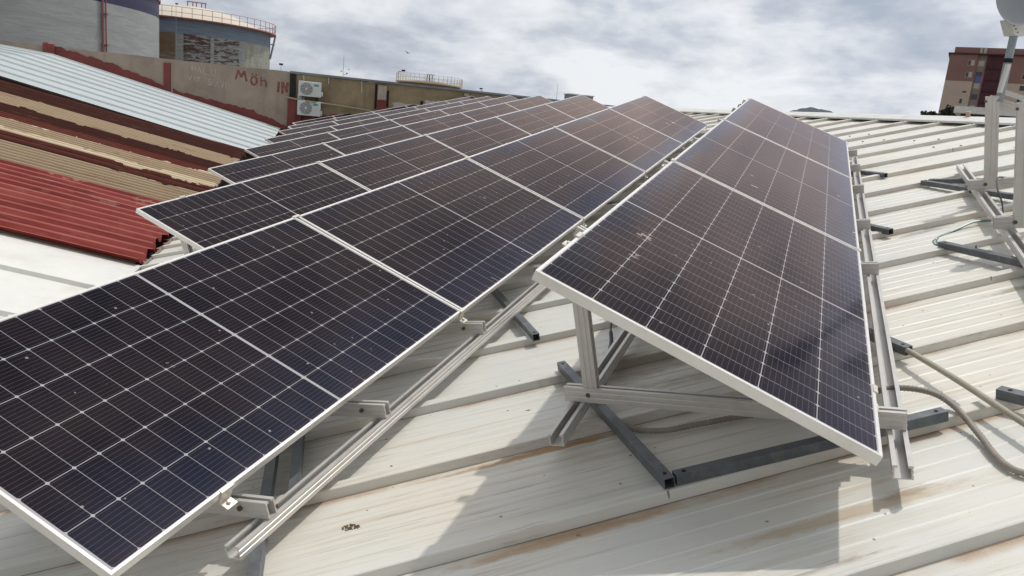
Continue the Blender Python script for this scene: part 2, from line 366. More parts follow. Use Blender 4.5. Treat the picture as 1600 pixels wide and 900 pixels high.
def mat_tank_plain():
    m, b, p = material('patched_tank_paint')
    ob = b.n('ShaderNodeTexCoord').outputs['Object']
    x, y, z = b.sep(ob)
    n1 = b.noise(b.vmul(ob, (0.35, 0.35, 1.6)), 1.0, 6, 0.68, 0.4); n2 = b.noise(b.vmul(ob, (1.5, 1.5, 5)), 1.0, 5, 0.7)
    c = b.ramp(n1, [(0.3, (0.29, 0.30, 0.295)), (0.55, (0.345, 0.36, 0.35)), (0.8, (0.40, 0.41, 0.39))])
    c = b.mix(b.m('MULTIPLY', b.step(n2, 0.55, 0.8), 0.4), c, (0.24, 0.25, 0.25))
    band = b.m('MULTIPLY', b.m('GREATER_THAN', z, 12.78), b.m('LESS_THAN', z, 14.05))
    c = b.mix(band, c, (0.035, 0.035, 0.085))
    b.put(p.inputs['Base Color'], c); p.inputs['Roughness'].default_value = 0.55
    bp = b.n('ShaderNodeBump'); bp.inputs['Strength'].default_value = 0.7; bp.inputs['Distance'].default_value = 0.07
    b.put(bp.inputs['Height'], n1); b.put(p.inputs['Normal'], bp.outputs[0])
    return m


def mat_tank_rust(ztop):
    m, b, p = material('rusting_tank_shell')
    ob = b.n('ShaderNodeTexCoord').outputs['Object']
    x, y, z = b.sep(ob)
    ang = b.m('ARCTAN2', x, b.m('MULTIPLY', y, -1.0))
    al = b.m('MULTIPLY', ang, 7.0)
    uv = b.comb(al, z, 0)
    st = b.noise(b.vmul(uv, (0.9, 3.4, 0)), 1.0, 7, 0.72, 0.5)
    hs = b.noise(b.vmul(uv, (0.55, 5.5, 0)), 1.0, 6, 0.7, 0.3)
    big = b.noise(b.vmul(uv, (0.9, 0.8, 0)), 1.0, 4, 0.55)
    body = b.ramp(hs, [(0.34, (0.20, 0.22, 0.22)), (0.55, (0.31, 0.325, 0.30)), (0.72, (0.45, 0.45, 0.39))])
    rust = b.ramp(b.noise(uv, 2.6, 6, 0.7), [(0.35, (0.022, 0.011, 0.010)), (0.55, (0.090, 0.028, 0.021)), (0.75, (0.16, 0.052, 0.03))])
    ochre = b.ramp(hs, [(0.35, (0.09, 0.048, 0.022)), (0.6, (0.21, 0.115, 0.042)), (0.8, (0.32, 0.25, 0.16))])
    def span(a, c, soft=0.03): return b.m('MULTIPLY', b.step(ang, a - soft, a), b.m('SUBTRACT', 1.0, b.step(ang, c, c + soft)))
    pl = b.m('ADD', b.m('MULTIPLY', span(0.01, 0.33, .01), 0.155), b.m('MULTIPLY', span(0.38, 0.72, .01), 0.125))
    pl = b.m('ADD', pl, b.m('MULTIPLY', span(0.76, 1.06, .02), 0.05))
    zk = b.m('MULTIPLY', b.step(z, ztop - 3.9, ztop - 2.3), 0.10)
    k = b.step(b.m('ADD', b.m('ADD', b.m('MULTIPLY', st, 0.78), b.m('MULTIPLY', hs, 0.27)), b.m('ADD', pl, b.m('MULTIPLY', zk, pl))), 0.645, 0.70)
    c = b.mix(b.m('MULTIPLY', k, 0.95), body, rust)
    ko = b.m('MULTIPLY', span(-0.55, -0.10, .02), b.step(b.m('ADD', hs, zk), 0.40, 0.58))
    c = b.mix(b.m('MULTIPLY', ko, 0.95), c, ochre)
    c = b.mix(b.m('MULTIPLY', span(0.80, 3.0), 0.55), c, b.ramp(b.noise(b.vmul(uv, (3.2, 0.7, 0)), 1.0, 5, 0.6), [(0.35, (0.22, 0.20, 0.13)), (0.6, (0.40, 0.39, 0.31)), (0.8, (0.52, 0.50, 0.42))]))
    top = b.step(b.m('ADD', z, b.m('MULTIPLY', b.m('SUBTRACT', big, 0.5), 0.35)), ztop - 1.30, ztop - 1.18)
    c = b.mix(top, c, b.ramp(hs, [(0.3, (0.13, 0.16, 0.20)), (0.7, (0.20, 0.25, 0.31))]))
    b.put(p.inputs['Base Color'], c); p.inputs['Roughness'].default_value = 0.7
    return m


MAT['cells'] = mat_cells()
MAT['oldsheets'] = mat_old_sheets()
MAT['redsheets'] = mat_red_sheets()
MAT['backsheet'] = flat('white_backsheet', (0.6, 0.6, 0.6), 0.6, 0, 0.05)
MAT['whitesheets'] = flat('pale_corrugated_sheet', (0.44, 0.475, 0.475), 0.5, 0.0, 0.08, 0.5)
MAT['wall_a'] = mat_wall('stained_render', (0.330, 0.262, 0.205), (0.235, 0.188, 0.148))
MAT['wall_b'] = mat_wall('mouldy_render', (0.320, 0.245, 0.145), (0.170, 0.130, 0.086),
                         [(1.75, 2.75, 6.4, 7.83, (0.58, 0.54, 0.50)), (2.95, 3.9, 6.4, 8.02, (0.62, 0.58, 0.54)), (4.05, 4.45, 6.4, 8.05, (0.34, 0.29, 0.24)), (4.75, 6.9, 6.4, 8.10, (0.55, 0.52, 0.48)), (6.8, 12.0, 6.4, 8.6, (0.24, 0.225, 0.205))])
MAT['tank1'] = mat_tank_plain()


# ------------------------------------------------------------------ mesh building helpers
class MB:
    def __init__(s): s.v = []; s.f = []
    def add(s, vs, fs):
        o = len(s.v); s.v += [tuple(v) for v in vs]; s.f += [tuple(i + o for i in f) for f in fs]; return s
    def box(s, lo, hi, mat=None):
        (a, b_, c), (d, e, f) = lo, hi
        vs = [Vector(t) for t in ((a, b_, c), (d, b_, c), (d, e, c), (a, e, c), (a, b_, f), (d, b_, f), (d, e, f), (a, e, f))]
        if mat: vs = [mat @ v for v in vs]
        return s.add(vs, [(0, 3, 2, 1), (4, 5, 6, 7), (0, 1, 5, 4), (1, 2, 6, 5), (2, 3, 7, 6), (3, 0, 4, 7)])
    def frame(s, p0, p1, up):
        p0, p1, up = Vector(p0), Vector(p1), Vector(up)
        d = (p1 - p0).normalized(); side = d.cross(up).normalized(); u = side.cross(d).normalized()
        return d, side, u
    def prism(s, prof, p0, p1, up=(0, 0, 1), caps=True):
        """extrude a closed 2D outline (side, up) from p0 to p1"""
        d, side, u = s.frame(p0, p1, up); p0, p1 = Vector(p0), Vector(p1); n = len(prof)
        vs = [p0 + side * a + u * b_ for a, b_ in prof] + [p1 + side * a + u * b_ for a, b_ in prof]
        fs = [(i, (i + 1) % n, n + (i + 1) % n, n + i) for i in range(n)]
        if caps: fs += [tuple(range(n - 1, -1, -1)), tuple(range(n, 2 * n))]
        return s.add(vs, fs)
    def bar(s, p0, p1, w_, h, up=(0, 0, 1)):
        """solid bar whose bottom centre line runs p0-p1"""
        return s.prism([(-w_ / 2, 0), (w_ / 2, 0), (w_ / 2, h), (-w_ / 2, h)], p0, p1, up)
    def channel(s, p0, p1, w_, h, slot, th=0.004, lip=0.004, up=(0, 0, 1)):
        a = w_ / 2; q = slot / 2; g = 0.0025
        half = [(a, 0), (a, h * .30), (a - g, h * .34), (a - g, h * .44), (a, h * .48), (a, h * .68), (a - g, h * .72), (a - g, h * .80), (a, h * .84), (a, h), (q, h), (q, h - lip - .004), (a - th - g, h - lip - .004), (a - th - g, th)]
        prof = half + [(-x, y) for x, y in reversed(half)]
        return s.prism(prof, p0, p1, up)
    def hollow(s, p0, p1, w_, h, th=0.003, up=(0, 0, 1)):
        a, i = w_ / 2, w_ / 2 - th
        o = [(-a, 0), (a, 0), (a, h), (-a, h)]; n_ = [(-i, th), (i, th), (i, h - th), (-i, h - th)]
        d, side, u = s.frame(p0, p1, up); p0, p1 = Vector(p0), Vector(p1)
        vs = []
        for P in (p0, p1):
            for pr in (o, n_): vs += [P + side * x + u * y for x, y in pr]
        fs = []
        for k in range(4):
            l = (k + 1) % 4
            fs += [(k, l, 8 + l, 8 + k), (4 + l, 4 + k, 12 + k, 12 + l), (l, k, 4 + k, 4 + l), (8 + k, 8 + l, 12 + l, 12 + k)]
        return s.add(vs, fs)
    def tube(s, pts, r, n=8, wave=0.0, caps=True):
        pts = [Vector(p) for p in pts]; rings = []
        prev = None
        for i, p in enumerate(pts):
            t = (pts[min(i + 1, len(pts) - 1)] - pts[max(i - 1, 0)]).normalized()
            if prev is None:
                prev = t.orthogonal().normalized()
            a = (prev - t * prev.dot(t)).normalized(); prev = a; b_ = t.cross(a)
            rr = r[i] if isinstance(r, (list, tuple)) else r
            if wave: rr = rr * (1 + (wave if i % 2 else -wave))
            rings.append([p + a * (rr * math.cos(2 * math.pi * k / n)) + b_ * (rr * math.sin(2 * math.pi * k / n)) for k in range(n)])
        vs = [v for ring in rings for v in ring]; fs = []
        for i in range(len(rings) - 1):
            for k in range(n):
                fs.append((i * n + k, i * n + (k + 1) % n, (i + 1) * n + (k + 1) % n, (i + 1) * n + k))
        if caps: fs += [tuple(range(n - 1, -1, -1)), tuple((len(rings) - 1) * n + k for k in range(n))]
        return s.add(vs, fs)
    def lathe(s, prof, n=64, c=(0, 0, 0), a0=0, a1=2 * math.pi):
        c = Vector(c); full = abs(a1 - a0 - 2 * math.pi) < 1e-6; m_ = n if full else n + 1
        vs = [c + Vector((r * math.sin(a0 + (a1 - a0) * k / n), -r * math.cos(a0 + (a1 - a0) * k / n), z)) for r, z in prof for k in range(m_)]
        fs = []
        for i in range(len(prof) - 1):
            for k in range(n):
                l = (k + 1) % m_
                fs.append((i * m_ + k, i * m_ + l, (i + 1) * m_ + l, (i + 1) * m_ + k))
        return s.add(vs, fs)
    def disc(s, c, axis, r, th, n=16, r2=None):
        c, axis = Vector(c), Vector(axis).normalized()
        return s.tube([c, c + axis * th], [r, r if r2 is None else r2], n)
    def build(s, name, mat, parent=None, smooth=False, loc=None):
        me = bpy.data.meshes.new(name); me.from_pydata(s.v, [], s.f); me.validate()
        bm = bmesh.new(); bm.from_mesh(me); bmesh.ops.recalc_face_normals(bm, faces=bm.faces); bm.to_mesh(me); bm.free()
        me.materials.append(MAT[mat] if isinstance(mat, str) else mat)
        if smooth:
            me.polygons.foreach_set('use_smooth', [True] * len(me.polygons))
            me.set_sharp_from_angle(angle=R(40))
        o = bpy.data.objects.new(name, me); col.objects.link(o)
        if parent: o.parent = parent
        if loc is not None: o.location = loc
        return o


def tag(o, label, cat, group=None):
    o['label'] = label; o['category'] = cat
    if group: o['group'] = group
    return o


def thing(name, label, cat, mw=None, group=None):
    o = bpy.data.objects.new(name, None); col.objects.link(o); o.empty_display_size = 0.2
    if mw is not None: o.matrix_world = mw if isinstance(mw, Matrix) else Matrix.Translation(mw)
    return tag(o, label, cat, group)


def bez(pts, n=12):
    """smooth curve (Catmull-Rom) through points"""
    P = [Vector(p) for p in pts]; P = [P[0] * 2 - P[1]] + P + [P[-1] * 2 - P[-2]]; out = []
    for i in range(1, len(P) - 2):
        for k in range(n):
            t = k / n
            out.append(0.5 * ((2 * P[i]) + (-P[i - 1] + P[i + 1]) * t + (2 * P[i - 1] - 5 * P[i] + 4 * P[i + 1] - P[i + 2]) * t * t + (-P[i - 1] + 3 * P[i] - 3 * P[i + 1] + P[i + 2]) * t ** 3))
    out.append(P[-2]); return out


# roof frame: X across the rows (low side +), Y along the rows, Z off the roof; and E: e up the slope, n along the ridge
MR = Matrix(((0.78894819, 0.56483143, -0.24192190, 0), (-0.58212297, 0.81310076, 0, 0), (0.19670688, 0.14082829, 0.97029573, ZB), (0, 0, 0, 1)))
TH = R(35.6)
E4 = Matrix(((math.cos(TH), -math.sin(TH), 0, 0), (math.sin(TH), math.cos(TH), 0, 0), (0, 0, 1, 0), (0, 0, 0, 1)))
MRE = MR @ E4
H = 0.86                                            # roof pan below the panels' top edge
TILT = R(31.14)
def bend(n): return 0.0085 * max(0.0, n - 1.0)
def en(X, Y): return (X * math.cos(TH) + Y * math.sin(TH), -X * math.sin(TH) + Y * math.cos(TH))

# ------------------------------------------------------------------ ground and far land
g = MB(); g.add([(-4000, -3000, 0), (4000, -3000, 0), (4000, 5000, 0), (-4000, 5000, 0)], [(0, 1, 2, 3)])
go = g.build('ground', 'ground'); go['kind'] = 'structure'

hm = MB(); N = 150; hv = []; hf = []
hc = Vector((1125, 1650, 0)); ax = Vector((0.826, -0.564, 0)); ay = Vector((0.564, 0.826, 0))
for j in range(13):
    for i in range(N + 1):
        u = i / N * 2 - 1; v = j / 12 * 2 - 1
        um = u * 520
        hgt = 109 * math.exp(-(abs(um - 10) / 112) ** 5) + 8 * math.exp(-((um + 2) / 30) ** 2) + 4 * math.exp(-((um - 34) / 16) ** 2)
        hgt = max(hgt, 82 * math.exp(-((um - 60) / 260) ** 2))
        hgt *= math.exp(-(v / 0.55) ** 2)
        hgt += (rnd.random() - 0.5) * 3.5 * (1 if abs(u) < 0.9 else 0.2)
        P = hc + ax * (u * 520) + ay * (v * 420); hv.append((P.x, P.y, max(-1, hgt - 4)))
for j in range(12):
    for i in range(N):
        a = j * (N + 1) + i; hf.append((a, a + 1, a + N + 2, a + N + 1))
hm.add(hv, hf); ho = hm.build('hill', 'hill', None, False); ho['kind'] = 'structure'

# ------------------------------------------------------------------ the ribbed roof under the panels
MAT['roof'] = mat_roof('white_ribbed_sheet', [
    (0.80, -0.405, 0.62, 0.040, 0.55, (0.42, 0.29, 0.14)), (1.02, -0.385, 0.12, 0.03, 0.55, (0.28, 0.18, 0.09)),
    (0.66, -0.615, 0.10, 0.035, 0.75, (0.27, 0.17, 0.09)), (0.34, -0.640, 0.5, 0.016, 0.55, (0.24, 0.17, 0.11)),
    (-0.05, -0.145, 0.55, 0.030, 0.70, (0.40, 0.23, 0.10)), (0.10, 0.46, 0.35, 0.030, 0.85, (0.40, 0.21, 0.08)), (-0.05, 0.45, 0.55, 0.022, 0.7, (0.36, 0.20, 0.09)), (-0.95, -0.18, 0.10, 0.04, 0.8, (0.40, 0.20, 0.07)),
    (3.05, 0.94, 0.6, 0.05, 0.7, (0.20, 0.145, 0.06)), (4.1, 2.15, 0.7, 0.09, 0.55, (0.26, 0.19, 0.10)),
    (4.3, 1.55, 0.9, 0.10, 0.55, (0.17, 0.14, 0.06)), (0.65, 1.05, 0.55, 0.16, 0.6, (0.17, 0.13, 0.07)), (1.2, 0.80, 0.7, 0.10, 0.5, (0.22, 0.18, 0.11))])
EV, ER = -2.78, 7.40                                # valley edge, ridge
roof = thing('warehouse_roof', 'pale ribbed metal roof that carries the rows of solar panels', 'roof', MRE)
prof = []
k0, k1 = -13, 46
for k in range(k0, k1):
    n0 = RIB0 + k * RIBP
    prof += [(n0, 0), (n0 + .005, .037), (n0 + .009, .040), (n0 + .056, .040), (n0 + .060, .037), (n0 + .066, 0)]
    for q in range(1, 6):
        c = n0 + 0.070 + q * (RIBP - 0.070) / 6
        prof += [(c - .007, 0), (c - .001, .0028), (c + .004, .0028), (c + .008, 0)]
def sheet(e0, e1, slope_down=False):
    s = MB(); cuts = [e0 + (e1 - e0) * i / 3 for i in range(4)]
    for e in cuts: s.v += [(e, n_, -H + z + bend(n_)) for n_, z in prof]
    m_ = len(prof)
    for i in range(3): s.f += [(i * m_ + j, (i + 1) * m_ + j, (i + 1) * m_ + j + 1, i * m_ + j + 1) for j in range(m_ - 1)]
    return s
sheet(EV, ER).build('roof_sheet', 'roof', roof)
# sheet laps: thin step near the ridge, and screws beside the ribs
sm = MB()
for k in range(0, 24):
    n0 = RIB0 + k * RIBP
    for (e_, dn_) in ((6.15, .034), (6.15, .20), (6.15, .42), (7.16, .034)):
        if e_ < 7 and k % 2: e2 = e_ - .25
        else: e2 = e_
        zz_ = -H + bend(n0) + (.036 if dn_ < .1 else 0.0)
        sm.disc((e2, n0 + dn_, zz_), (0, 0, 1), .013, .012, 6)
so_ = sm.build('roof_screw', 'bolt', roof); so_['kind'] = 'stuff'
# ridge cap: two flanges, an upstand and foam-closed rib ends
rc = MB()
NN = 30; n_a, n_b = -8.0, 26.6
capprof = [(ER - .20, .037), (ER - .20, .060), (ER - .195, .064), (ER - .02, .088), (ER + .02, .088), (ER + .2, -.01), (ER + .2, -.03), (ER, .04)]
for i in range(NN + 1):
    n_ = n_a + (n_b - n_a) * i / NN
    rc.v += [(e_, n_, -H + z + bend(n_)) for e_, z in capprof]
m_ = len(capprof)
for i in range(NN): rc.f += [(i * m_ + j, i * m_ + (j + 1) % m_, (i + 1) * m_ + (j + 1) % m_, (i + 1) * m_ + j) for j in range(m_)]
rc.build('ridge_cap', 'whitepaint', roof)
# back slope and walls so that the building is whole
bs = MB()
for (n_) in (-8.2, 26.6):
    bs.v += [(ER + .01, n_, -H - .01 + bend(n_))]
    d = 9.0
    bs.v += [(ER + d * math.cos(R(28)), n_, -H - d * math.sin(R(28)) + bend(n_))]
bs.f += [(0, 1, 3, 2)]
bs.build('back_slope_sheet', 'whitesheets', roof)
wl = MB()
inv = MRE.inverted()
def wl_quad(a, b_):
    A, B = MRE @ Vector(a), MRE @ Vector(b_)
    vs = [A, B, Vector((B.x, B.y, 0.02)), Vector((A.x, A.y, 0.02))]
    wl.add([inv @ v for v in vs], [(0, 1, 2, 3)])
zl = -H - .012
wl_quad((EV, -8.2, zl), (ER, -8.2, zl)); wl_quad((EV, -8.2, zl), (EV, 26.6, zl + bend(26.6)))
wl_quad((ER + 9 * math.cos(R(28)), -8.2, -H - 9 * math.sin(R(28)) - .012), (ER + 9 * math.cos(R(28)), 26.6, -H - 9 * math.sin(R(28)) - .012 + bend(26.6)))
wl.build('wall', 'concrete', roof)

# ------------------------------------------------------------------ neighbouring roof beyond the valley
XV, ZV = -2.606, -1.536 + ZB
TA, RN = math.tan(R(12.0)), 0.050
def lz(x, n): return ZV + (n - 6.88) * RN + TA * (XV - x)
nb = thing('neighbour_roof', 'sloping sheet roof with white, brown, beige and red strips beyond the valley', 'roof', Vector((0, 0, 0)))
def corr(n0, n1, per, amp, x0, x1, zf, ragged=0.0, trap=False, lift=0.0, nseg=6):
    s = MB(); st = 40 if trap == 'box' else 8; cnt = int((n1 - n0) / per * st); rows_ = []
    for i in range(cnt + 1):
        n_ = n0 + (n1 - n0) * i / cnt; ph = (i % st) / st
        h = ((1.0 if ph < .06 else (0.30 if round(ph * st) % 8 == 3 else 0.0)) if trap == 'box' else min(1, max(0, 1.9 * abs(2 * ph - 1) - .45)) if trap else 0.5 + 0.5 * math.cos(2 * math.pi * ph)) * amp
        rg = rnd.uniform(-ragged, ragged) if ragged and i % 4 == 0 else (rows_[-1] if rows_ and ragged else 0.0)
        rows_.append(rg)
        for k in range(nseg + 1):
            x = x0 + (x1 + rg - x0) * k / nseg
            s.v.append((x, n_, zf(x, n_) + h + lift))
    for i in range(cnt):
        for k in range(nseg):
            a = i * (nseg + 1) + k; s.f.append((a, a + 1, a + nseg + 2, a + nseg + 1))
    return s
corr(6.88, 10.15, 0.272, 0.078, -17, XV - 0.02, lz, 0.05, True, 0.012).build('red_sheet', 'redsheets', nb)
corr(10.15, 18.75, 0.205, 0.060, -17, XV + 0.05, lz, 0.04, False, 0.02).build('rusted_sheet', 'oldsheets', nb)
# smooth white sandwich panel near us, one rib showing
ws = MB()
wp = []
for n0 in (5.79 - 1.13 * 5, 5.79 - 1.13 * 4, 5.79 - 1.13 * 3, 5.79 - 1.13 * 2, 5.79 - 1.13, 5.79):
    wp += [(n0, 0), (n0 + .012, .045), (n0 + .065, .045), (n0 + .08, 0)]
wp += [(6.95, 0)]
for k in range(5):
    x = -17 + (XV + .10 + 17) * k / 4
    ws.v += [(x, n_, lz(x, n_) + z) for n_, z in wp]
for k in range(4): ws.f += [(k * len(wp) + j, k * len(wp) + j + 1, (k + 1) * len(wp) + j + 1, (k + 1) * len(wp) + j) for j in range(len(wp) - 1)]
MAT['roof2'] = flat('clean_white_sheet', (0.70, 0.69, 0.64), 0.45, 0, 0.07, 1.2, 0, ((0.42, 0.36, 0.27), 0.25))
ws.build('smooth_white_sheet', 'roof2', nb)
# raised new white sheets running up to the boundary wall
WN = 27.5
def lerp(a, b_, t): return a + (b_ - a) * t
def wz(x, n):
    t = (n - 18.7) / (WN - 18.7)
    za = ZB + lerp(-0.99, 0.39, (x + 2.42) / (-8.35 + 2.42)) + 0.0
    xw = x
    zb = ZB + (-0.62 + (xw + 1.99) * (1.23 + 0.62) / (-9.65 + 1.99)) if x > -9.7 else ZB + 1.24 + (-9.7 - x) * 0.075
    if x < -9.7: za = ZB + lerp(-0.99, 0.39, (-9.7 + 2.42) / (-8.35 + 2.42)) + (-9.7 - x) * 0.16
    return lerp(za, zb, t)
corr(18.7, WN, 1.06, 0.048, -17, XV + 0.35, wz, 0.0, 'box', 0.0, 12).build('raised_white_sheet', 'whitesheets', nb)
fa = MB()                                            # raised strip's side, its gap shade painted black; eave fascia, gutter and walls
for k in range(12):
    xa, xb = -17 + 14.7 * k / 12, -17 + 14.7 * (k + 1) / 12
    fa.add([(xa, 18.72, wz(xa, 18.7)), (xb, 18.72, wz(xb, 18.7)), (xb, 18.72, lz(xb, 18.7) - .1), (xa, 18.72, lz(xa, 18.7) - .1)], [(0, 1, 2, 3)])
fa.build('gap_shade_side', 'blackhole', nb)
gt = MB()
gy = [(-8, 0), (6.9, 0), (12, 0), (18.7, 0), (WN, 0)]
for (na_, _), (nb_, _) in zip(gy[:-1], gy[1:]):
    za, zb = lz(XV, na_), lz(XV, nb_)
    gt.add([(XV - .10, na_, za - .01), (XV - .10, nb_, zb - .01), (XV - .10, nb_, zb - .35), (XV - .10, na_, za - .35)], [(0, 1, 2, 3)])
    gt.add([(XV - .10, na_, ZV - .14), (XV - .10, nb_, ZV - .14), (XV + .25, nb_, ZV - .14), (XV + .25, na_, ZV - .14)], [(0, 1, 2, 3)])
    gt.add([(XV - .10, na_, za - .35), (XV - .10, nb_, zb - .35), (XV - .10, nb_, 0.02), (XV - .10, na_, 0.02)], [(0, 1, 2, 3)])
gt.build('gutter_wall', 'blackhole', nb)
# broken mortar at the valley by the red sheet ends
mo = MB()
for i in range(16):
    n_ = 7.0 + i * 0.16; x = XV + 0.02 + rnd.uniform(-.02, .05)
    M4 = Matrix.Translation((x + .03, n_, ZV + 0.0)) @ Matrix.Rotation(rnd.uniform(-.5, .5), 4, 'Z') @ Matrix.Rotation(rnd.uniform(-.3, .3), 4, 'Y')
    a = rnd.uniform(.05, .09)
    mo.box((-a, -.10, -.09), (a, .10, rnd.uniform(.005, .035)), M4)
mo.build('mortar_fillet', 'pinkm', nb)

# ------------------------------------------------------------------ boundary wall with its flashing, pillars and graffiti
bw = thing('boundary_wall', 'long stained concrete wall with red flashing paint and brushed graffiti', 'wall', Vector((-2, WN, 0)))
def loc(x, z, y=0.0): return (x + 2, y, z + ZB)      # wall plane coordinates -> local of the wall
def wallseg(x0, x1, top, name, mat, y0=0.0):
    # split for slightly uneven coping
    s = MB(); n_ = 24; f_, bk = [], []
    for i in range(n_ + 1):
        x = lerp(x0, x1, i / n_); t = top + rnd.uniform(-.012, .012) + ZB
        s.v += [(x, y0, 0.02), (x, y0, t), (x, y0 + .25, t), (x, y0 + .25, 0.02)]
    for i in range(n_):
        a = i * 4
        for k in range(3): s.f.append((a + k, a + 4 + k, a + 5 + k, a + k + 1))
    s.f += [(0, 1, 2, 3), (n_ * 4 + 3, n_ * 4 + 2, n_ * 4 + 1, n_ * 4)]
    # object coordinates = wall x, world z
    o = s.build(name, mat, bw); o.location = (2, 0, 0); return o
wallseg(-19, -1.80, 1.50, 'stained_wall', 'wall_a')
wallseg(-1.80, 11.0, 1.46, 'mouldy_wall', 'wall_b', 0.02)
cp = MB(); cp.box((-1.98 + 2, -.06, 1.462 + ZB), (11.05 + 2, .34, 1.535 + ZB)); cp.build('coping', 'greycap', bw)
# red paint running along the sheet line, ragged top
rb = MB(); xs = [-9.7 + 7.9 * i / 90 for i in range(91)]
top_, tv = [], 0.0
for i, x in enumerate(xs):
    z0 = wz(x, WN) - ZB; tv = 0.75 * tv + rnd.uniform(-.045, .045)
    wdt = 0.26 + 0.10 * math.sin(x * 1.3) + tv
    if x > -3.2: wdt *= 0.85
    rb.v += [(x + 2, -.012, z0 - .25 + ZB), (x + 2, -.012, z0 + max(.10, wdt) + ZB)]
for i in range(90): rb.f.append((2 * i, 2 * i + 2, 2 * i + 3, 2 * i + 1))
rb.build('red_flashing_paint', 'redwp', bw)
r2 = MB(); xs = [-1.75 + 3.2 * i / 40 for i in range(41)]; tv = 0
for i, x in enumerate(xs):
    tv = 0.6 * tv + rnd.uniform(-.05, .05); t = 0.10 + 0.20 * max(0, math.sin((x + 1.2) * 1.25)) + tv - .1
    r2.v += [(x + 2, -.004, -1.3 + ZB), (x + 2, -.004, t + ZB)]
for i in range(40): r2.f.append((2 * i, 2 * i + 2, 2 * i + 3, 2 * i + 1))
r2.build('red_flashing_paint', 'redwp', bw)
def pil(x0, x1, z0, z1, name, mat, d=.10, rnd_top=False):
    s = MB()
    if rnd_top:
        s.tube([loc((x0 + x1) / 2, z0, -.05), loc((x0 + x1) / 2, z1 - .05, -.05), loc((x0 + x1) / 2, z1, -.05)], [(x1 - x0) / 2, (x1 - x0) / 2, (x1 - x0) / 3], 12)
    else: s.box(loc(x0, z0, -d), loc(x1, z1, .0))
    return s.build(name, mat, bw)
pil(-6.22, -6.00, 0.2, 1.36, 'red_pillar', 'redwp', .06); pil(-5.99, -5.93, 0.2, 1.38, 'gap_shadow_strip', 'wall_a', .02)
pil(-9.98, -9.62, 1.0, 1.62, 'red_pillar', 'redwp', .12, True)
pil(-1.98, -1.76, 0.62, 1.44, 'dark_pillar', 'blackhole', .05); pil(-2.03, -1.74, -.9, 0.62, 'red_pillar', 'redwp', .06)
pil(-1.69, -1.45, 0.02, 0.75, 'electrical_box', 'offwhite', .10)
pil(1.18, 1.50, 0.84, 1.36, 'white_pillar', 'mortar', .10); pil(1.16, 1.52, 0.30, 0.838, 'red_pillar', 'redwp', .11)
pil(1.08, 1.16, 0.5, 1.40, 'dark_crack', 'blackhole', .01); pil(1.53, 1.60, 0.6, 1.2, 'dark_crack', 'blackhole', .01)
pil(2.80, 2.90, 0.5, 0.95, 'dark_crack', 'blackhole', .008); pil(4.47, 4.60, 0.6, 1.30, 'dark_crack', 'bolt', .03); pil(4.44, 4.62, 1.30, 1.40, 'downpipe_head', 'mortar', .10)
# graffiti strokes
def strokes(name, mat, polys, width):
    s = MB()
    for pl in polys:
        for (a, b_) in zip(pl[:-1], pl[1:]):
            A, B = Vector(loc(*a, -.003)), Vector(loc(*b_, -.003)); d = (B - A).normalized(); sd_ = Vector((-d.z, 0, d.x)) * width * rnd.uniform(.40, .62)
            A2, B2 = A - d * width * .25, B + d * width * .25; of = Vector((0, -.002 - .0015 * rnd.random(), 0))
            s.add([A2 - sd_ + of, B2 - sd_ + of, B2 + sd_ + of, A2 + sd_ + of], [(0, 1, 2, 3)])
    return s.build(name, mat, bw)
def ell(cx, cz, rx, rz, n=12): return [(cx + rx * math.cos(2 * math.pi * k / n), cz + rz * math.sin(2 * math.pi * k / n)) for k in range(n + 1)]
strokes('graffiti_word', 'graf_red', [
    [(-3.84, 1.06), (-3.76, 1.36), (-3.66, 1.15), (-3.55, 1.34), (-3.47, 1.02)],          # M
    ell(-3.22, 1.06, .10, .14), [(-3.29, 1.27), (-3.27, 1.28)], [(-3.16, 1.26), (-3.14, 1.27)],   # umlaut o
    [(-2.98, 1.20), (-2.97, 0.92)], [(-2.97, 1.06), (-2.86, 1.12), (-2.80, 1.05), (-2.79, 0.88)]], .065)   # h
strokes('graffiti_word', 'graf_red', [[(-2.36, 1.10), (-2.38, 0.76)], [(-2.25, 1.10), (-2.22, 0.72)], [(-2.22, 1.10), (-2.08, 0.78), (-2.06, 1.10)]], .075)   # IN
strokes('graffiti_word', 'graf_white', [
    [(-5.30, 1.18), (-5.30, 1.34), (-5.19, 1.32), (-5.20, 1.25), (-5.30, 1.24)], [(-5.12, 1.15), (-5.06, 1.32), (-5.00, 1.13)], [(-4.93, 1.31), (-4.92, 1.11), (-4.82, 1.12)], [(-4.77, 1.10), (-4.76, 1.12)],
    [(-4.66, 1.30), (-4.66, 1.12), (-4.56, 1.08), (-4.52, 1.14), (-4.53, 1.31)]], .030)
strokes('graffiti_word', 'graf_white', [
    [(-5.44, 1.01), (-5.37, 0.88), (-5.30, 1.02)], [(-5.22, 1.00), (-5.22, 0.86)], [(-5.15, 0.98), (-5.05, 0.98), (-5.15, 0.84), (-5.04, 0.84)], [(-4.92, 0.84), (-4.91, 0.86)],
    [(-4.66, 0.96), (-4.76, 0.94), (-4.74, 0.86), (-4.66, 0.83), (-4.70, 0.76), (-4.78, 0.78)], [(-4.60, 0.76), (-4.60, 0.78)], [(-4.52, 0.72), (-4.46, 0.90), (-4.40, 0.70)], [(-4.34, 0.90), (-4.29, 0.70), (-4.24, 0.90)], [(-4.17, 0.92), (-4.17, 0.70)]], .026)

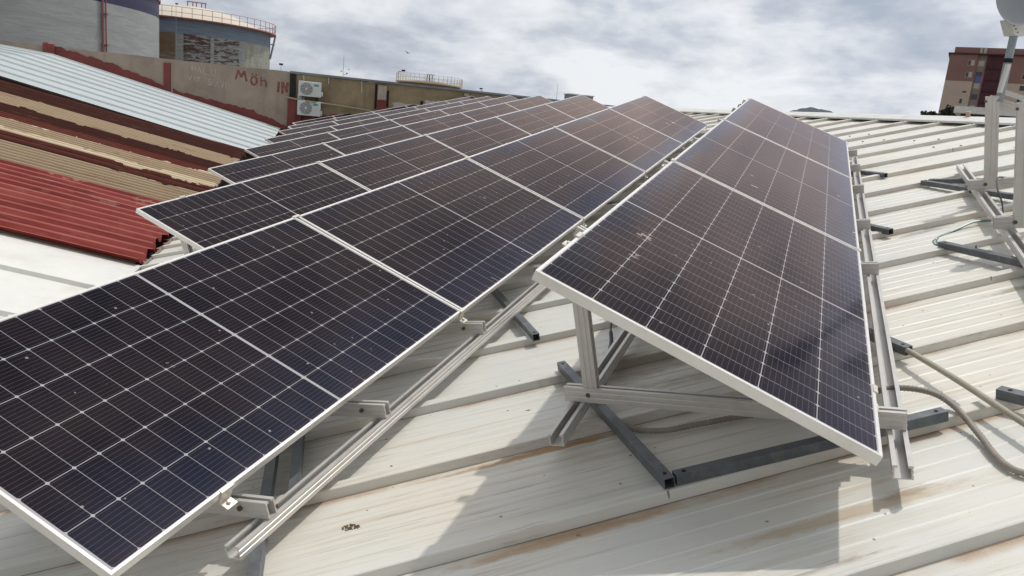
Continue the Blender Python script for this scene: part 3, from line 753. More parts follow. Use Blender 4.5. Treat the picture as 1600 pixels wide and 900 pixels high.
# air conditioners
def aircon(x, z, label):
    t = thing('air_conditioner', label, 'air conditioner', Vector((x, WN - .10, z + ZB)), 'air conditioners on the boundary wall')
    s = MB(); s.box((0, -.30, 0), (.80, 0, .53)); s.box((.80, -.25, .04), (.86, -.06, .20)); o = s.build('casing', 'offwhite', t)
    bv = o.modifiers.new('b', 'BEVEL'); bv.width = .02; bv.segments = 2
    s = MB(); s.disc((.28, -.305, .27), (0, -1, 0), .215, .012, 28)
    fan = s.build('fan_guard', 'fangrey', t)
    s = MB()
    for r in (.10, .15, .195):
        s.tube([(.28 + r * math.cos(k * math.pi / 16), -.322, .27 + r * math.sin(k * math.pi / 16)) for k in range(33)], .005, 5)
    for k in range(8): s.tube([(.28 + .05 * math.cos(k * .785), -.322, .27 + .05 * math.sin(k * .785)), (.28 + .21 * math.cos(k * .785 + .7), -.322, .27 + .21 * math.sin(k * .785 + .7))], .005, 5)
    s.build('guard_wire', 'offwhite', fan); s = MB(); s.disc((.28, -.318, .27), (0, -1, 0), .045, .014, 14); s.build('hub', 'whitepaint', fan)
    s = MB(); s.box((.54, -.304, .38), (.70, -.299, .45)); s.build('badge', 'teal', t)
    for bx in (.12, .64):
        s = MB()
        s.box((bx, -.30, -.045), (bx + .04, .10, -.005)); s.box((bx, .06, -.30), (bx + .04, .10, -.005))
        s.tube([(bx + .02, -.26, -.03), (bx + .02, .08, -.26)], .014, 6)
        s.build('bracket', 'dark', t)
    return t
aircon(-1.66, 0.69, 'upper white air conditioner with grey fan on the stained wall')
aircon(-1.66, 0.01, 'lower white air conditioner with grey fan just above the panels')
pp = MB(); pp.tube(bez([(-2.10, WN - .10, .60 + ZB), (-1.7, WN - .16, .56 + ZB), (-1.2, WN - .46, .52 + ZB), (-.6, WN - .16, .50 + ZB), (1.0, WN - .10, .40 + ZB)], 6), .026, 8)
tag(pp.build('wall_pipe', 'hose', None, True), 'thin cream pipe running along the wall behind the air conditioners', 'pipe')
for (x, lb) in ((-1.50, 'thin white cable down to the upper air conditioner, left one'), (-.62, 'thin white cable down the wall beside the upper air conditioner, right one'), (0.58, 'short white cable hanging from the grey coping')):
    s = MB(); s.tube([(x, WN - .035, 1.44 + ZB), (x + .01, WN - .035, (1.22 if x < .5 else 1.02) + ZB)], .012, 6); tag(s.build('hanging_cable', 'offwhite'), lb, 'cable', 'cables hanging from the coping')

# ------------------------------------------------------------------ storage tanks
def ring_rail(s, r, z, n, hgt, a0, a1):
    for k in range(n + 1):
        a = a0 + (a1 - a0) * k / n; s.tube([(r * math.sin(a), -r * math.cos(a), z), (r * math.sin(a), -r * math.cos(a), z + hgt)], .022, 5)
    for h in (hgt * .5, hgt):
        s.tube([(r * math.sin(a0 + (a1 - a0) * k / 72), -r * math.cos(a0 + (a1 - a0) * k / 72), z + h) for k in range(73)], .022, 5)
t1 = thing('storage_tank', 'big grey tank with dark blue band and red pipe at the picture top left', 'tank', Vector((-25.0, 63.5, 0)))
s = MB(); s.lathe([(0.01, 15.2), (11.4, 14.1), (11.5, 14.05), (11.5, 0.02)], 96); s.build('shell', 'tank1', t1, True)
s = MB(); ring_rail(s, 11.6, 14.05, 60, 1.1, -1.8, 1.9); s.build('railing', 'redpaint', t1)
s = MB(); s.lathe([(11.5, 14.02), (11.62, 14.02), (11.62, 14.14), (11.5, 14.14)], 96); s.build('walkway', 'redpaint', t1)
A = 0.955
def on(r, a, z): return (r * math.sin(a), -r * math.cos(a), z)
s = MB(); s.tube([on(11.62, A, 3), on(11.62, A, 14.0)], .075, 8); s.tube([on(11.62, A + .022, 3), on(11.62, A + .022, 14.0)], .045, 8)
for z in range(4, 14, 2): s.box((-.1, -.05, z), (.3, .3, z + .08), Matrix.Translation(on(11.62, A, 0)))
s.build('drain_pipe', 'redpipe', t1, True)

T2Z = 13.75
MAT['tank2'] = mat_tank_rust(T2Z)
t2 = thing('storage_tank', 'rusting tank with peeling paint, cream dome and red top railing', 'tank', Vector((-13.4, 81.3, 0)))
s = MB(); s.lathe([(7.0, T2Z), (7.0, 0.02)], 96); s.build('shell', 'tank2', t2, True)
s = MB(); s.lathe([(0.01, T2Z + 1.75), (1.8, T2Z + 1.66), (3.6, T2Z + 1.28), (5.4, T2Z + .66), (7.0, T2Z - .02)], 64); s.build('dome', 'dome', t2, True)
s = MB(); s.lathe([(7.0, T2Z), (7.55, T2Z), (7.55, T2Z + .10), (7.0, T2Z + .10)], 80)
ring_rail(s, 7.5, T2Z, 56, .95, -math.pi, math.pi); s.build('railing', 'redpaint', t2)
s = MB()
for (x, y) in ((-.7, -.3), (-.3, .2), (.1, -.3), (.5, .2), (.9, -.2)): s.tube([(x, y, T2Z + 1.6), (x, y, T2Z + 2.25)], .05, 6)
s.tube([(-.8, -.1, T2Z + 2.25), (1.0, -.1, T2Z + 2.25)], .05, 6); s.build('dome_vent', 'redpipe', t2)
s = MB()
for k in range(3): s.tube([on(7.5, 1.52 + .05 * k, T2Z), on(7.05, 1.50 + .05 * k, T2Z - 2.3)], .06, 6)
s.tube([on(7.5, 1.52, T2Z - .9), on(7.1, 1.50, T2Z - .9)], .05, 6); s.build('stair_bracket', 'greycap', t2)

t3 = thing('storage_tank', 'distant tank with a yellow railing showing above the wall', 'tank', Vector((13.0, 106.5, 0)))
s = MB(); s.lathe([(0.01, 12.15), (4.3, 11.7), (4.3, 0.02)], 64); s.build('shell', flat('brown_tank', (0.17, 0.125, 0.10), .7, 0, .25, .8), t3, True)
s = MB(); s.lathe([(4.3, 11.55), (4.6, 11.55), (4.6, 11.72), (4.3, 11.72)], 64); ring_rail(s, 4.55, 11.7, 44, 1.0, -math.pi, math.pi); s.build('railing', 'yellow', t3)
s = MB()
for k in (-1, 0, 1): s.tube([(k * .35, 0, 12.1), (k * .35, 0, 12.9), (k * .35 + .25, 0, 13.0)], .06, 6)
s.build('dome_vent', 'dark', t3)
# ------------------------------------------------------------------ masts, lamps and roofs behind the wall
def mast(x, y, z1, label, arms=(), r=.03, name='antenna_mast', cat='mast'):
    t = thing(name, label, cat, Vector((x, y, 0))); s = MB(); s.tube([(0, 0, 0.0), (0, 0, z1 - 2), (0, 0, z1)], [r * 1.5, r, r * .6], 6); s.build('pole', 'mast', t)
    if arms:
        for (a, b_, hh, kind) in arms:
            s = MB()
            if kind == 'box': s.box((a - b_ / 2, -.1, hh), (a + b_ / 2, .1, hh + b_ * .45))
            else: s.tube([(0, 0, hh), (a, 0, hh + b_)], r * .8, 5)
            s.build('lamp_head' if cat == 'street lamp' else 'antenna_arm', 'dark', t)
    return t
mast(0.17, 42.75, 10.30, 'tall thin antenna mast behind the wall right of the air conditioners', [(.22, .0, 9.22, 'l'), (.20, .10, 9.27, 'box'), (-.10, .08, 9.36, 'box'), (.3, .07, 9.50, 'box')], .014)
mast(-4.81, 72.64, 10.68, 'floodlight pole right of the rusting tank', [(.0, .34, 10.62, 'box')], .028, 'floodlight_pole', 'street lamp')
mast(7.24, 89.4, 12.15, 'lamp post with one arm beside the yellow railed tank', [(.65, .10, 12.05, 'l'), (.55, .40, 12.12, 'box')], .032, 'street_lamp', 'street lamp')
mast(-11.97, 62.8, 13.85, 'short lamp pole in front of the rusting tank dome', [(.05, .18, 13.8, 'box')], .02, 'floodlight_pole', 'street lamp')
mast(8.45, 44.9, 9.36, 'small camera pole above the wall coping past the yellow railed tank', [(.0, .16, 9.30, 'box'), (.14, -.06, 9.25, 'l')], .016, 'camera_pole', 'pole')
mast(16.36, 55.3, 10.77, 'thin whip antenna left of the white rooftop box', (), .016)
mast(12.11, 80.8, 11.8, 'slender distant mast right of the yellow railed tank', (), .016)
fb = thing('flat_roof_building', 'low dark roofed building showing behind the peaks of the panel rows', 'building', Vector((17, 58, 0)))
s = MB(); s.box((-7, -1, 0.02), (6.2, 8, 9.3)); s.build('wall', 'concrete', fb); s = MB(); s.box((-7.2, -1.2, 9.302), (6.4, 8.2, 9.48)); s.build('roof', 'darkroof', fb)
rbx = thing('rooftop_unit', 'white box unit on the dark flat roof', 'rooftop unit', Vector((19.2, 58.6, 9.48)))
s = MB(); s.box((-1.0, -.7, 0), (1.0, .7, .68)); o = s.build('casing', 'concrete', rbx); s = MB(); s.box((-1.06, -.76, .682), (1.06, .76, .76)); s.build('lid', 'offwhite', rbx)

# ------------------------------------------------------------------ apartment tower, low building and trees on the right
D_ = 1.3
tl = Vector((-0.652 + 133.53 * D_, -2.242 + 148.89 * D_, 0)); TOPZ = ZB + 0.438 + 25.55 * D_
fx = Vector((0.7193, -0.6947, 0)); fy = Vector((0.6947, 0.7193, 0))
mb4 = Matrix(((fx.x, fy.x, 0, tl.x), (fx.y, fy.y, 0, tl.y), (0, 0, 1, 0), (0, 0, 0, 1)))
ap = thing('apartment_tower', 'tall brown and beige apartment block leaning away beyond the roof ridge', 'building', mb4)
zc = TOPZ - 1.6                                      # cornice
zbr = zc - 7.4                                       # brown / beige change
s = MB(); s.box((0, 0, zbr), (7.0, 14, zc)); s.box((15.2, 0, zbr), (34, 14, zc)); s.build('upper_wall', 'brownfac', ap)
s = MB(); s.box((0, 0, 0.02), (7.0, 14, zbr - .003)); s.box((15.2, 0, 0.02), (34, 14, zbr - .003)); s.build('lower_wall', 'beigefac', ap)
s = MB(); s.box((7.003, 0.9, 0.02), (9.4, 13.5, zc - .01)); s.build('bay_wall', 'bayfac', ap)
s = MB(); s.box((9.403, 0.5, 0.02), (15.197, 13.4, zc - .02)); s.build('recessed_wall', 'netting', ap)
s = MB(); s.box((-.5, -.5, zc + .002), (34.5, 14.5, zc + .35)); s.build('cornice', 'netting', ap)
s = MB(); s.box((.9, .3, zc + .352), (34, 13.6, zc + 2.0)); s.build('parapet', 'brownfac', ap)
for (x, wd) in ((7.2, 1.7), (25.5, 1.4)):
    s = MB(); s.box((x, .1, zc + .36), (x + wd * .4, .296, zc + 2.0)); s.box((x + wd * .55, .1, zc + .36), (x + wd, .296, zc + 2.0)); s.build('parapet_panel', 'shutter', ap)
def win(x, z, wd, hg, shut):
    s = MB(); s.box((x - .1, -.05, z - .1), (x + wd + .1, .0, z + hg + .1)); f = s.build('window', 'shutter', ap)
    s = MB(); s.box((x, -.07, z), (x + wd * (.45 if shut else 1), -.052, z + hg)); s.build('pane', 'glassdark', f)
for i, dz in enumerate((2.9, 6.2)): win(4.9, zc - dz, 1.5, 1.3, True)
for i, dz in enumerate((10.6, 13.6, 16.6, 20.0, 23.0, 26.0)): win(4.7 if i else 5.0, zc - dz, 1.5 if i % 3 else .9, 1.3 if i % 3 else .5, i % 2)
for col_x in (18.6, 24.0, 29.0):
    for i in range(9): win(col_x, zc - 3.0 - 3.1 * i, 1.5, 1.3, i % 2)
for i in range(9):
    z = zc - 3.0 - 3.1 * i
    s = MB(); s.box((7.4, .86, z), (8.9, .898, z + 1.5)); s.build('window', 'glassdark' if i % 2 else 'shutter', ap)
    s = MB(); s.box((9.5, .1, z - .7), (15.1, .498, z - .5)); s.build('balcony_slab', 'netting', ap)
lc = thing('laundry', 'blue and pink cloths hung out on the apartment tower', 'laundry', mb4 @ Matrix.Translation((7.5, .75, zc - 7.6)))
s = MB()
for j in range(3):
    s.add([(-.1 + .35 * i, .05 * math.sin(i * 1.7 + j), 1.9 - .95 * j) for i in range(5)], [])
s.f = [(j * 5 + i, j * 5 + i + 1, j * 5 + i + 6, j * 5 + i + 5) for j in range(2) for i in range(4)]
o = s.build('blue_cloth', 'blue_cloth', lc); sol = o.modifiers.new('s', 'SOLIDIFY'); sol.thickness = .03
s2 = MB(); s2.v = [(x + 1.45, y, z + .25) for x, y, z in s.v]; s2.f = list(s.f); o = s2.build('pink_cloth', 'pink_cloth', lc); sol = o.modifiers.new('s', 'SOLIDIFY'); sol.thickness = .03

cb = thing('low_building', 'low white parapet building beyond the ridge below the apartment tower', 'building', Vector((40.3, 41.5, 0)))
rot = Matrix.Rotation(R(-47), 4, 'Z')
s = MB(); s.box((0, .6, 0.02), (9.5, 6, 10.975), rot); s.build('wall', flat('rusty_brown_wall', (0.10, 0.055, 0.04), .8), cb)
s = MB(); s.box((-.4, 0, 10.98), (9.9, 6.2, 11.42), rot); s.build('parapet', 'whitepaint', cb)
vt = thing('roof_vent', 'small pale orange vent cap on the roof ridge', 'vent', MRE @ Matrix.Translation((ER, 6.17, -H + .085 + bend(6.17))))
s = MB(); s.lathe([(.01, .075), (.028, .07), (.038, .05), (.026, .045), (.026, -.02)], 14); s.build('cap', 'orange', vt, True)

def crown(cx, cy, cz, rx, ry, rz, n, leaf, seed):
    r_ = random.Random(seed); s = MB(); lobes = [(r_.uniform(-.75, .75), r_.uniform(-.7, .7), r_.uniform(-.4, .75), r_.uniform(.28, .55)) for _ in range(16)]
    for _ in range(n):
        lx, ly, lz_, lr = r_.choice(lobes); u = Vector((r_.gauss(0, 1), r_.gauss(0, 1), r_.gauss(0, 1))).normalized() * lr * (r_.random() ** .35)
        p = Vector((cx + (lx + u.x) * rx, cy + (ly + u.y) * ry, cz + (lz_ + u.z) * rz)); a = Vector((r_.gauss(0, 1), r_.gauss(0, 1), r_.gauss(0, 1))).normalized(); b_ = a.orthogonal().normalized(); c = a.cross(b_)
        q = leaf * r_.uniform(.6, 1.4); s.add([p - b_ * q, p + c * q * .6, p + b_ * q, p - c * q * .6], [(0, 1, 2, 3)])
    return s
def tree(x, y, h, rx, rz, label, seed, n=2600, leaf=.22):
    t = thing('tree', label, 'tree', Vector((x, y, 0)), 'trees beyond the roof ridge')
    s = MB(); s.tube([(0, 0, 0), (.1, 0, h * .4), (0, .1, h * .8)], [.3, .22, .1], 8)
    for a in (0.3, 2.2, 4.4): s.tube([(0, 0, h * .55), (rx * .5 * math.cos(a), rx * .5 * math.sin(a), h * .85)], [.12, .04], 6)
    s.build('trunk', 'bark', t, True); crown(0, 0, h - rz, rx, rx, rz, n, leaf, seed).build('crown', 'leaf', t)
tree(100.6, 108.4, 17.1, 1.9, 2.1, 'round dark tree in front of the apartment tower foot', 3)
tree(98.5, 110.3, 16.1, 1.5, 1.5, 'smaller dark bush left of the round tree by the tower', 4)
tree(39.3, 67.1, 11.55, .75, .8, 'dark treetop poking up behind the peak of the rightmost panel row', 5, 1300, .10)
tree(37.9, 67.9, 10.3, .7, .7, 'lower dark treetop left of the rightmost panel row peak', 6, 1100, .10)

bd = MB()
bd.tube([(-.10, 0, 0), (-.05, 0, .005), (0, 0, .01), (.06, 0, .008), (.11, 0, .01)], [.006, .022, .028, .020, .004], 8)
bd.add([(-.03, 0, .02), (.04, 0, .02), (.01, .16, .06), (-.02, .30, .03), (-.04, .14, .06)], [(0, 1, 2, 3, 4)]); bd.add([(-.03, 0, .02), (.04, 0, .02), (.01, -.16, .06), (-.02, -.30, .03), (-.04, -.14, .06)], [(0, 1, 2, 3, 4)])
bo = tag(bd.build('bird', 'bird'), 'tiny dark bird flying in the grey sky', 'bird'); bo.location = (3.64, 42.55, 10.74)
bo.rotation_euler = (0.3, 0, 0.6)

# ------------------------------------------------------------------ solar panels
ORD = ['first', 'second', 'third', 'fourth', 'fifth', 'sixth', 'seventh', 'eighth', 'ninth']
PM = Matrix(((math.cos(TILT), 0, math.sin(TILT), 0), (0, 1, 0, 0), (-math.sin(TILT), 0, math.cos(TILT), 0), (0, 0, 0, 1)))   # panel x down the tilt, y along the row
proto = thing('solar_panel', '', 'solar panel', None, 'solar panels')
FW, FH = 0.012, 0.035
s = MB()
o4 = [(0, 0), (PW, 0), (PW, PL), (0, PL)]; i4 = [(FW, FW), (PW - FW, FW), (PW - FW, PL - FW), (FW, PL - FW)]
for z in (0, -FH): s.v += [(x, y, z) for x, y in o4] + [(x, y, z) for x, y in i4]
for k in range(4):
    l = (k + 1) % 4
    s.f += [(k, l, 4 + l, 4 + k), (8 + k, 8 + l, 12 + l, 12 + k), (k, l, 8 + l, 8 + k), (4 + k, 4 + l, 12 + l, 12 + k)]
fo = s.build('frame', 'frame', proto); bv = fo.modifiers.new('b', 'BEVEL'); bv.width = .0012; bv.segments = 1
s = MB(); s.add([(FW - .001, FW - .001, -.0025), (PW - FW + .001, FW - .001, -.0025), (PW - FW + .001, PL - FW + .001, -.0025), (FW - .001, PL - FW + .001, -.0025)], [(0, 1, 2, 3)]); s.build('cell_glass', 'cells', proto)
s = MB(); s.add([(FW, FW, -.008), (PW - FW, FW, -.008), (PW - FW, PL - FW, -.008), (FW, PL - FW, -.008)], [(0, 3, 2, 1)]); s.box((.5, PL / 2 - .08, -.03), (.62, PL / 2 + .08, -.0085)); s.build('backsheet', 'backsheet', proto)
PITCH = PL + 0.020
ROWS = [(0.0, 0.0, 0.0, 3), (-1.9894, 1.3682 - PITCH + .01, 0.0, 5), (-3.969, 2.014, 0.047, 5), (-5.949, 4.841, 0.074, 5), (-7.929, 7.739, 0.101, 5),
        (-9.909, 10.616, 0.112, 5), (-11.889, 13.53, 0.145, 5), (-13.869, 16.397, 0.163, 5), (-15.849, 19.154, 0.196, 5)]
rowname = ['rightmost row'] + [ORD[i] + ' row from the right' for i in range(1, 9)]
first = True
for ri, (X, Y, Z, cnt) in enumerate(ROWS):
    for k in range(cnt):
        if first: p = proto; first = False
        else:
            p = proto.copy(); col.objects.link(p)
            for ch in proto.children:
                c = ch.copy(); col.objects.link(c); c.parent = p
        jit = Matrix.Rotation(R(rnd.uniform(-.12, .12)), 4, 'Y')
        p.matrix_world = MR @ Matrix.Translation((X, Y + k * PITCH, Z)) @ PM @ jit
        pos = 'nearest' if k == 0 else ('farthest' if k == cnt - 1 else ORD[k])
        p['label'] = ('dark solar panel, %s, in the %s' % ((pos + ' one') if pos in ('nearest', 'farthest') else pos + ' from the near end', rowname[ri]))

# ------------------------------------------------------------------ mounting racks
ct, st_ = math.cos(TILT), math.sin(TILT)
def rack(ri, X, Y, Z, cnt, crosses, tubes, y_end0, y_end1, skew=0.0):
    L_ = cnt * PITCH - .02
    t = thing('mounting_rack', 'aluminium mounting rack carrying the ' + rowname[ri] + ' of panels', 'mounting rack', MR @ Matrix.Translation((X, Y, Z)), 'mounting racks')
    zr = -.78                                        # underside of the rails
    for (x, ya, yb) in ((-.135, y_end0 + .10, y_end1), (1.035, y_end0 + .02, y_end1 + .05)):
        s = MB(); s.channel((x, ya, zr), (x, yb, zr), .060, .048, .030); s.build('rail', 'alu', t)
    for ci, y in enumerate(crosses):
        ya = y + (skew if ci == 0 else 0)            # the nearest frame sits slightly askew
        s = MB(); s.channel((-.19, ya, zr + .050), (1.065, y, zr + .050), .044, .062, .014); s.build('cross_rail', 'alu', t)
        s = MB(); s.channel((-.105, ya - .002 + .0, zr + .055), (-.105, ya - .002, -.09), .046, .058, .012, up=(1, 0, 0)); s.build('post', 'alu', t)
        s = MB()
        off = FH + .046
        pa = Vector((-.05 * ct - off * st_, ya + .052, .05 * st_ - off * ct)); pb = Vector((1.10 * ct - off * st_, y + .052, -1.10 * st_ - off * ct))
        s.channel(pa, pb, .040, .040, .012, up=(st_, 0, ct)); s.build('inclined_beam', 'alu', t)
        for (q, axis, r_) in (((-.085, ya - .026, zr + .083), (0, -1, 0), .010), ((.95, y - .022, zr + .085), (0, -1, 0), .0095), ((1.035, y + .05, zr + .049), (0, 0, 1), .009)):
            if ri < 2: s = MB(); s.disc(q, axis, r_, .010, 8); s.build('bolt', 'bolt', t)
    # clamps on the panel edges, at the joints and the middles
    ys = [0.46] + [k * PITCH - .01 for k in range(1, cnt)] + [L_ - .16]
    for y in ys:
        for lowside in (0, 1):
            s = MB(); a = PW if lowside else 0.0; sg = 1 if lowside else -1
            def pt(v, yy, h): return Vector((v * ct + h * st_, yy, -v * st_ + h * ct))
            def cbox(v0, v1, y0, y1, h0, h1): s.add([pt(v, yy, h) for h in (h0, h1) for (v, yy) in ((v0, y0), (v1, y0), (v1, y1), (v0, y1))], [(0, 3, 2, 1), (4, 5, 6, 7), (0, 1, 5, 4), (1, 2, 6, 5), (2, 3, 7, 6), (3, 0, 4, 7)])
            va, vb = sorted((a - sg * .010, a + sg * .006)); cbox(va, vb, y - .028, y + .028, .001, .005)
            va, vb = sorted((a + sg * .002, a + sg * .006)); cbox(va, vb, y - .028, y + .028, -.050, .0008)
            va, vb = sorted((a + sg * .0062, a + sg * .040)); cbox(va, vb, y - .024, y + .024, -.054, -.050)
            q = pt(a + sg * .022, y, -.0498); s.tube([q, q + Vector((st_, 0, ct)) * .010], .008, 6)
            q1 = pt(a + sg * .024, y - .008, -.075); q2 = pt(a + sg * .024, y - .008, -.0545)
            s.tube([q1, q2], .006, 6)
            s.build('clamp', 'clamp', t)
    for (p0, p1) in tubes:
        s = MB(); P0 = Vector((p0[0] - X, p0[1] - Y, -.820)); P1 = Vector((p1[0] - X, p1[1] - Y, -.820))
        s.hollow(P0, P1, .040, .0395); tb = s.build('foot_tube', 'steel', t)
        d = (P1 - P0).normalized()
        for q in (P0 + d * .035, P1 - d * .035):
            s = MB(); s.disc(q + Vector((0, 0, .0385)), (0, 0, 1), .0075, .0022, 10); s.build('bolt_hole', 'dark', tb)
    return t
pd = Vector((-math.sin(TH), math.cos(TH)))            # across the ribs
def across(x, y, l): return ((x, y), (x + pd.x * l, y + pd.y * l))
rack(0, *ROWS[0], [.475, 2.327, 3.413, 4.71, 5.80, 6.78],
     [((.325, .130), (-.40, 1.135)), ((.336, .164), (1.205, .735)), across(1.137, 1.351, .95), across(1.197, 3.566, 1.1), across(1.286, 5.831, 1.1)], .20, 7.0, .14)
rc2 = ROWS[1]
cr2 = [y - rc2[1] for y in (-.384, .381, 1.406, 2.55, 3.52, 4.65, 5.70, 6.733, 7.9, 9.1, 10.2)]
rack(1, *rc2, cr2, [across(-.675, 1.52, 1.15), across(-.80, -.66, 1.3), across(-1.00, -.20, .9), across(-.72, 4.6, 1.2), across(-.72, 7.6, 1.2)], .34, 11.5)
for ri in range(2, 9):
    X, Y, Z, cnt = ROWS[ri]
    rack(ri, X, Y, Z, cnt, [.45 + 1.15 * k for k in range(10)], [across(X + 1.25, Y + 2.3 * k + .3, 1.2) for k in range(5)], .15, 11.6)

# ------------------------------------------------------------------ empty rack on the right with the dish
er = thing('mounting_rack', 'empty aluminium rack without panels on the bare roof at the right', 'mounting rack', MR @ Matrix.Translation((1.8, 3.0, 0)), 'mounting racks')
s = MB(); s.channel((.085, 2.72, -.78), (-.02, -1.6, -.78), .066, .050, .034); s.build('rail', 'alu', er)
s = MB(); s.channel((1.30, 2.72, -.78), (1.22, -1.6, -.78), .066, .050, .034); s.build('rail', 'alu', er)
for (y, x0, ph) in ((1.50, -.02, -.045), (.225, -.055, .02)):
    s = MB(); s.channel((x0, y, -.730), (1.34, y + .01, -.730), .050, .075, .014); s.build('cross_rail', 'alu', er)
    s = MB(); s.channel((x0 + .105, y - .002, -.725), (x0 + .105, y - .002, ph), .054, .082, .02, up=(1, 0, 0)); s.build('post', 'alu', er)
    s = MB(); s.channel((x0 + .115, y + .056, ph - .065), (1.30, y + .056, ph - .66), .050, .075, .014); s.build('inclined_beam', 'alu', er)
    for (q, r_) in (((x0 + .11, y - .026, -.69), .012), ((x0 + .10, y - .030, ph - .03), .009)):
        s = MB(); s.disc(q, (0, -1, 0), r_, .010, 8); s.build('bolt', 'bolt', er)
s = MB(); s.channel((.20, 1.62, -.045), (1.28, 1.62, -.60), .085, .035, .02); s.build('white_channel', 'whitepaint', er)
for (p0, p1) in (((1.551, 5.335), (2.35, 4.03)), ((1.455, 3.165), (2.5, 1.68)), ((1.60, 5.36), (2.9, 4.87)), ((1.405, .937), (2.1, .45))):
    s = MB(); P0 = Vector((p0[0] - 1.8, p0[1] - 3.0, -.820)); P1 = Vector((p1[0] - 1.8, p1[1] - 3.0, -.820)); s.hollow(P0, P1, .042, .0395); tb = s.build('foot_tube', 'steel', er)
    d = (P1 - P0).normalized(); s = MB(); s.disc(P0 + d * .04 + Vector((0, 0, .0385)), (0, 0, 1), .0085, .0022, 10); s.build('bolt_hole', 'dark', tb)

# dish on a mast strapped to the empty rack
base = MR @ Vector((1.978, 4.50, -.032))
ds = thing('satellite_dish', 'grey dish on a steel mast strapped to the empty rack', 'satellite dish', base)
s = MB(); s.tube([(0, 0, -.06), (0, 0, .42)], .027, 14); s.build('mast', 'mast', ds, True)
s = MB(); s.tube([(0, 0, .215), (0, 0, .245)], .031, 14); s.build('mast_collar', 'dark', ds)
s = MB(); s.bar((-.045, -.02, .0), (-.035, -.03, .20), .026, .026, up=(0, -1, 0)); s.build('strap_bracket', 'whitepaint', ds)
s = MB(); s.add([(-.10, -.04, .500), (.12, -.04, .48), (.04, -.04, .40), (-.035, -.04, .40), (-.10, .05, .500), (.12, .05, .48), (.04, .05, .40), (-.035, .05, .40)], [(0, 1, 2, 3), (7, 6, 5, 4), (0, 4, 5, 1), (1, 5, 6, 2), (2, 6, 7, 3), (3, 7, 4, 0)])
mt = s.build('mount_plate', 'whitepaint', ds)
for k_, q in enumerate((-.076, -.056, -.036, -.014)):
    s = MB(); s.disc((q, -.0415, .482 - .020 * k_), (0, -1, 0), .005, .002, 8); s.build('bolt_hole', 'dark', mt)
s = MB(); M4 = Matrix.Translation((-.105, -.06, .635)) @ Matrix.Rotation(R(80), 4, 'X')
pr = [(.0005, -.040), (.06, -.037), (.12, -.024), (.175, .0), (.186, .005), (.188, .012), (.178, .008), (.12, -.014), (.06, -.028), (.0005, -.031)]
s2 = MB(); s2.lathe(pr, 40); s.add([M4 @ Vector(v) for v in s2.v], s2.f); s.build('reflector', 'dishgrey', ds, True)

# ------------------------------------------------------------------ conduits, pipes, cables and debris on the roof
def RP(x, y, z): return MR @ Vector((x, y, z))
def roofpath(pts, n=10): return [MR @ v for v in bez(pts, n)]
s = MB(); s.tube(roofpath([(-.20, .95, -.825), (-.10, .74, -.838), (.06, .60, -.842), (.20, .585, -.843), (.34, .655, -.842), (.50, .735, -.84), (.70, .79, -.83), (.90, .85, -.80), (1.05, .895, -.775), (1.17, .86, -.772), (1.245, .80, -.80), (1.30, .665, -.835), (1.335, .50, -.842), (1.385, .42, -.843), (1.50, .40, -.843), (1.7, .42, -.843)], 18), .0115, 10, .09)
tag(s.build('flexible_conduit', 'conduit', None, True), 'dusty ribbed conduit snaking under the rightmost panel row and across the roof', 'conduit')
s = MB(); s.tube(roofpath([(1.06, 1.50, -.80), (1.139, 1.33, -.795), (1.28, 1.02, -.790), (1.436, .675, -.795), (1.60, .32, -.800), (1.8, -.10, -.815)], 10), .0125, 12)
tag(s.build('beige_pipe', 'hose', None, True), 'straight beige pipe slanting over the roof ribs at the right', 'pipe')
s = MB()
for o_ in (0, .018):
    s.tube(roofpath([(1.86, 3.62 + o_, -.775), (1.80, 3.80 + o_, -.815), (1.72, 3.80 + o_, -.82), (1.60, 3.69 + o_, -.842), (1.505, 3.58 + o_, -.853), (1.46 - o_, 3.45, -.853), (1.47 - o_, 3.34, -.85), (1.50, 3.285 + o_, -.848)], 8), .006, 6)
tag(s.build('green_cable', 'green', None, True), 'looped twin green cable lying on the roof by the empty rack', 'cable')
s = MB(); s.tube(roofpath([(1.495, 3.285, -.846), (1.60, 3.25, -.846), (1.66, 3.255, -.85)], 4), .013, 8)
s.tube(roofpath([(1.65, 3.254, -.85), (1.72, 3.30, -.853), (1.80, 3.40, -.85), (1.85, 3.55, -.80), (1.88, 3.75, -.70), (1.875, 3.90, -.62), (1.92, 4.20, -.60), (2.02, 4.55, -.66), (2.135, 4.90, -.74)], 8), .0055, 6)
tag(s.build('black_cable', 'black', None, True), 'thin black cable with a connector hanging from the empty rack', 'cable')
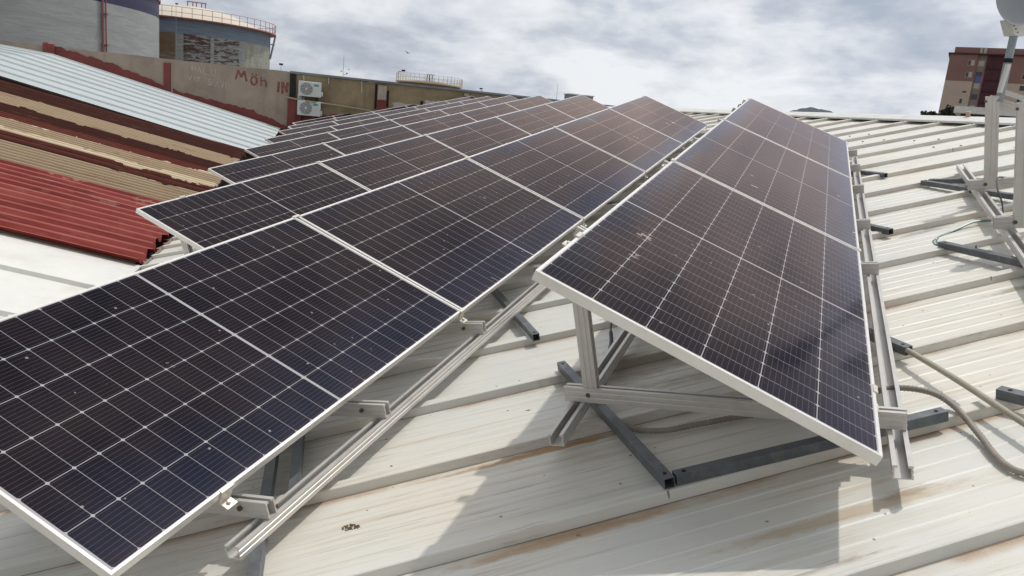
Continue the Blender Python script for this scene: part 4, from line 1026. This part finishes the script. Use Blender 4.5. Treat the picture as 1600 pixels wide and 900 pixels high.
s = MB(); s.tube(roofpath([(-.12, .90, -.83), (-.17, 1.12, -.835), (-.20, 1.30, -.80), (-.22, 1.42, -.79), (-.26, 1.60, -.74), (-.25, 1.85, -.66)], 8), [.0055] * 17 + [.011] * 12 + [.0055] * 12, 6)
tag(s.build('black_cable', 'black', None, True), 'black cable drooping beside the post under the rightmost panel row', 'cable')

def wiring(X, Y0, n_, label, seed):
    r_ = random.Random(seed); pts = []
    for k in range(n_):
        pts.append((X + r_.uniform(-.01, .01), Y0 + k * .57, -.20 - (.0 if k % 2 else r_.uniform(.04, .13)) - .0))
    s = MB(); s.tube(roofpath(pts, 5), .005, 6)
    s.tube(roofpath([(x + .03, y + .2, z - .02 - r_.uniform(0, .05)) for x, y, z in pts], 5), .005, 6)
    tag(s.build('black_cable', 'black', None, True), label, 'cable')
wiring(.17, .35, 12, 'pair of black panel wires drooping under the rightmost row', 3)
wiring(-1.80, -.3, 19, 'pair of black panel wires drooping under the second row from the right', 4)

def clump(name, x, y, r, n, seed, label):
    r_ = random.Random(seed); s = MB()
    for _ in range(n):
        a = r_.uniform(0, 6.283); d = r * r_.random() ** .7; q = r * r_.uniform(.10, .32); c = Vector((math.cos(a) * d * 1.3, math.sin(a) * d * .8, q * .3))
        M4 = Matrix.Translation(c) @ Matrix.Rotation(r_.uniform(0, 3), 4, 'Z') @ Matrix.Rotation(r_.uniform(-.6, .6), 4, 'X'); s.box((-q, -q * .35, -q * .2), (q, q * .35, q * .2), M4)
    o = s.build(name, 'dropping'); o.matrix_world = MR @ Matrix.Translation((x, y, -H + .001)); tag(o, label, 'debris', 'debris lying on the roof'); return o
clump('debris_clump', -.744, -.227, .026, 26, 1, 'dry brown leaf clump on the roof near the left rail end')
clump('debris_clump', .071, -.129, .009, 8, 2, 'small dark crumb below the rib near the frame bottom')
clump('debris_clump', -.437, .75, .012, 10, 5, 'tiny dark crumb on the roof left of the rail end')
clump('debris_clump', 1.40, 2.95, .030, 10, 6, 'dark twig lying on a roof rib left of the empty rack')
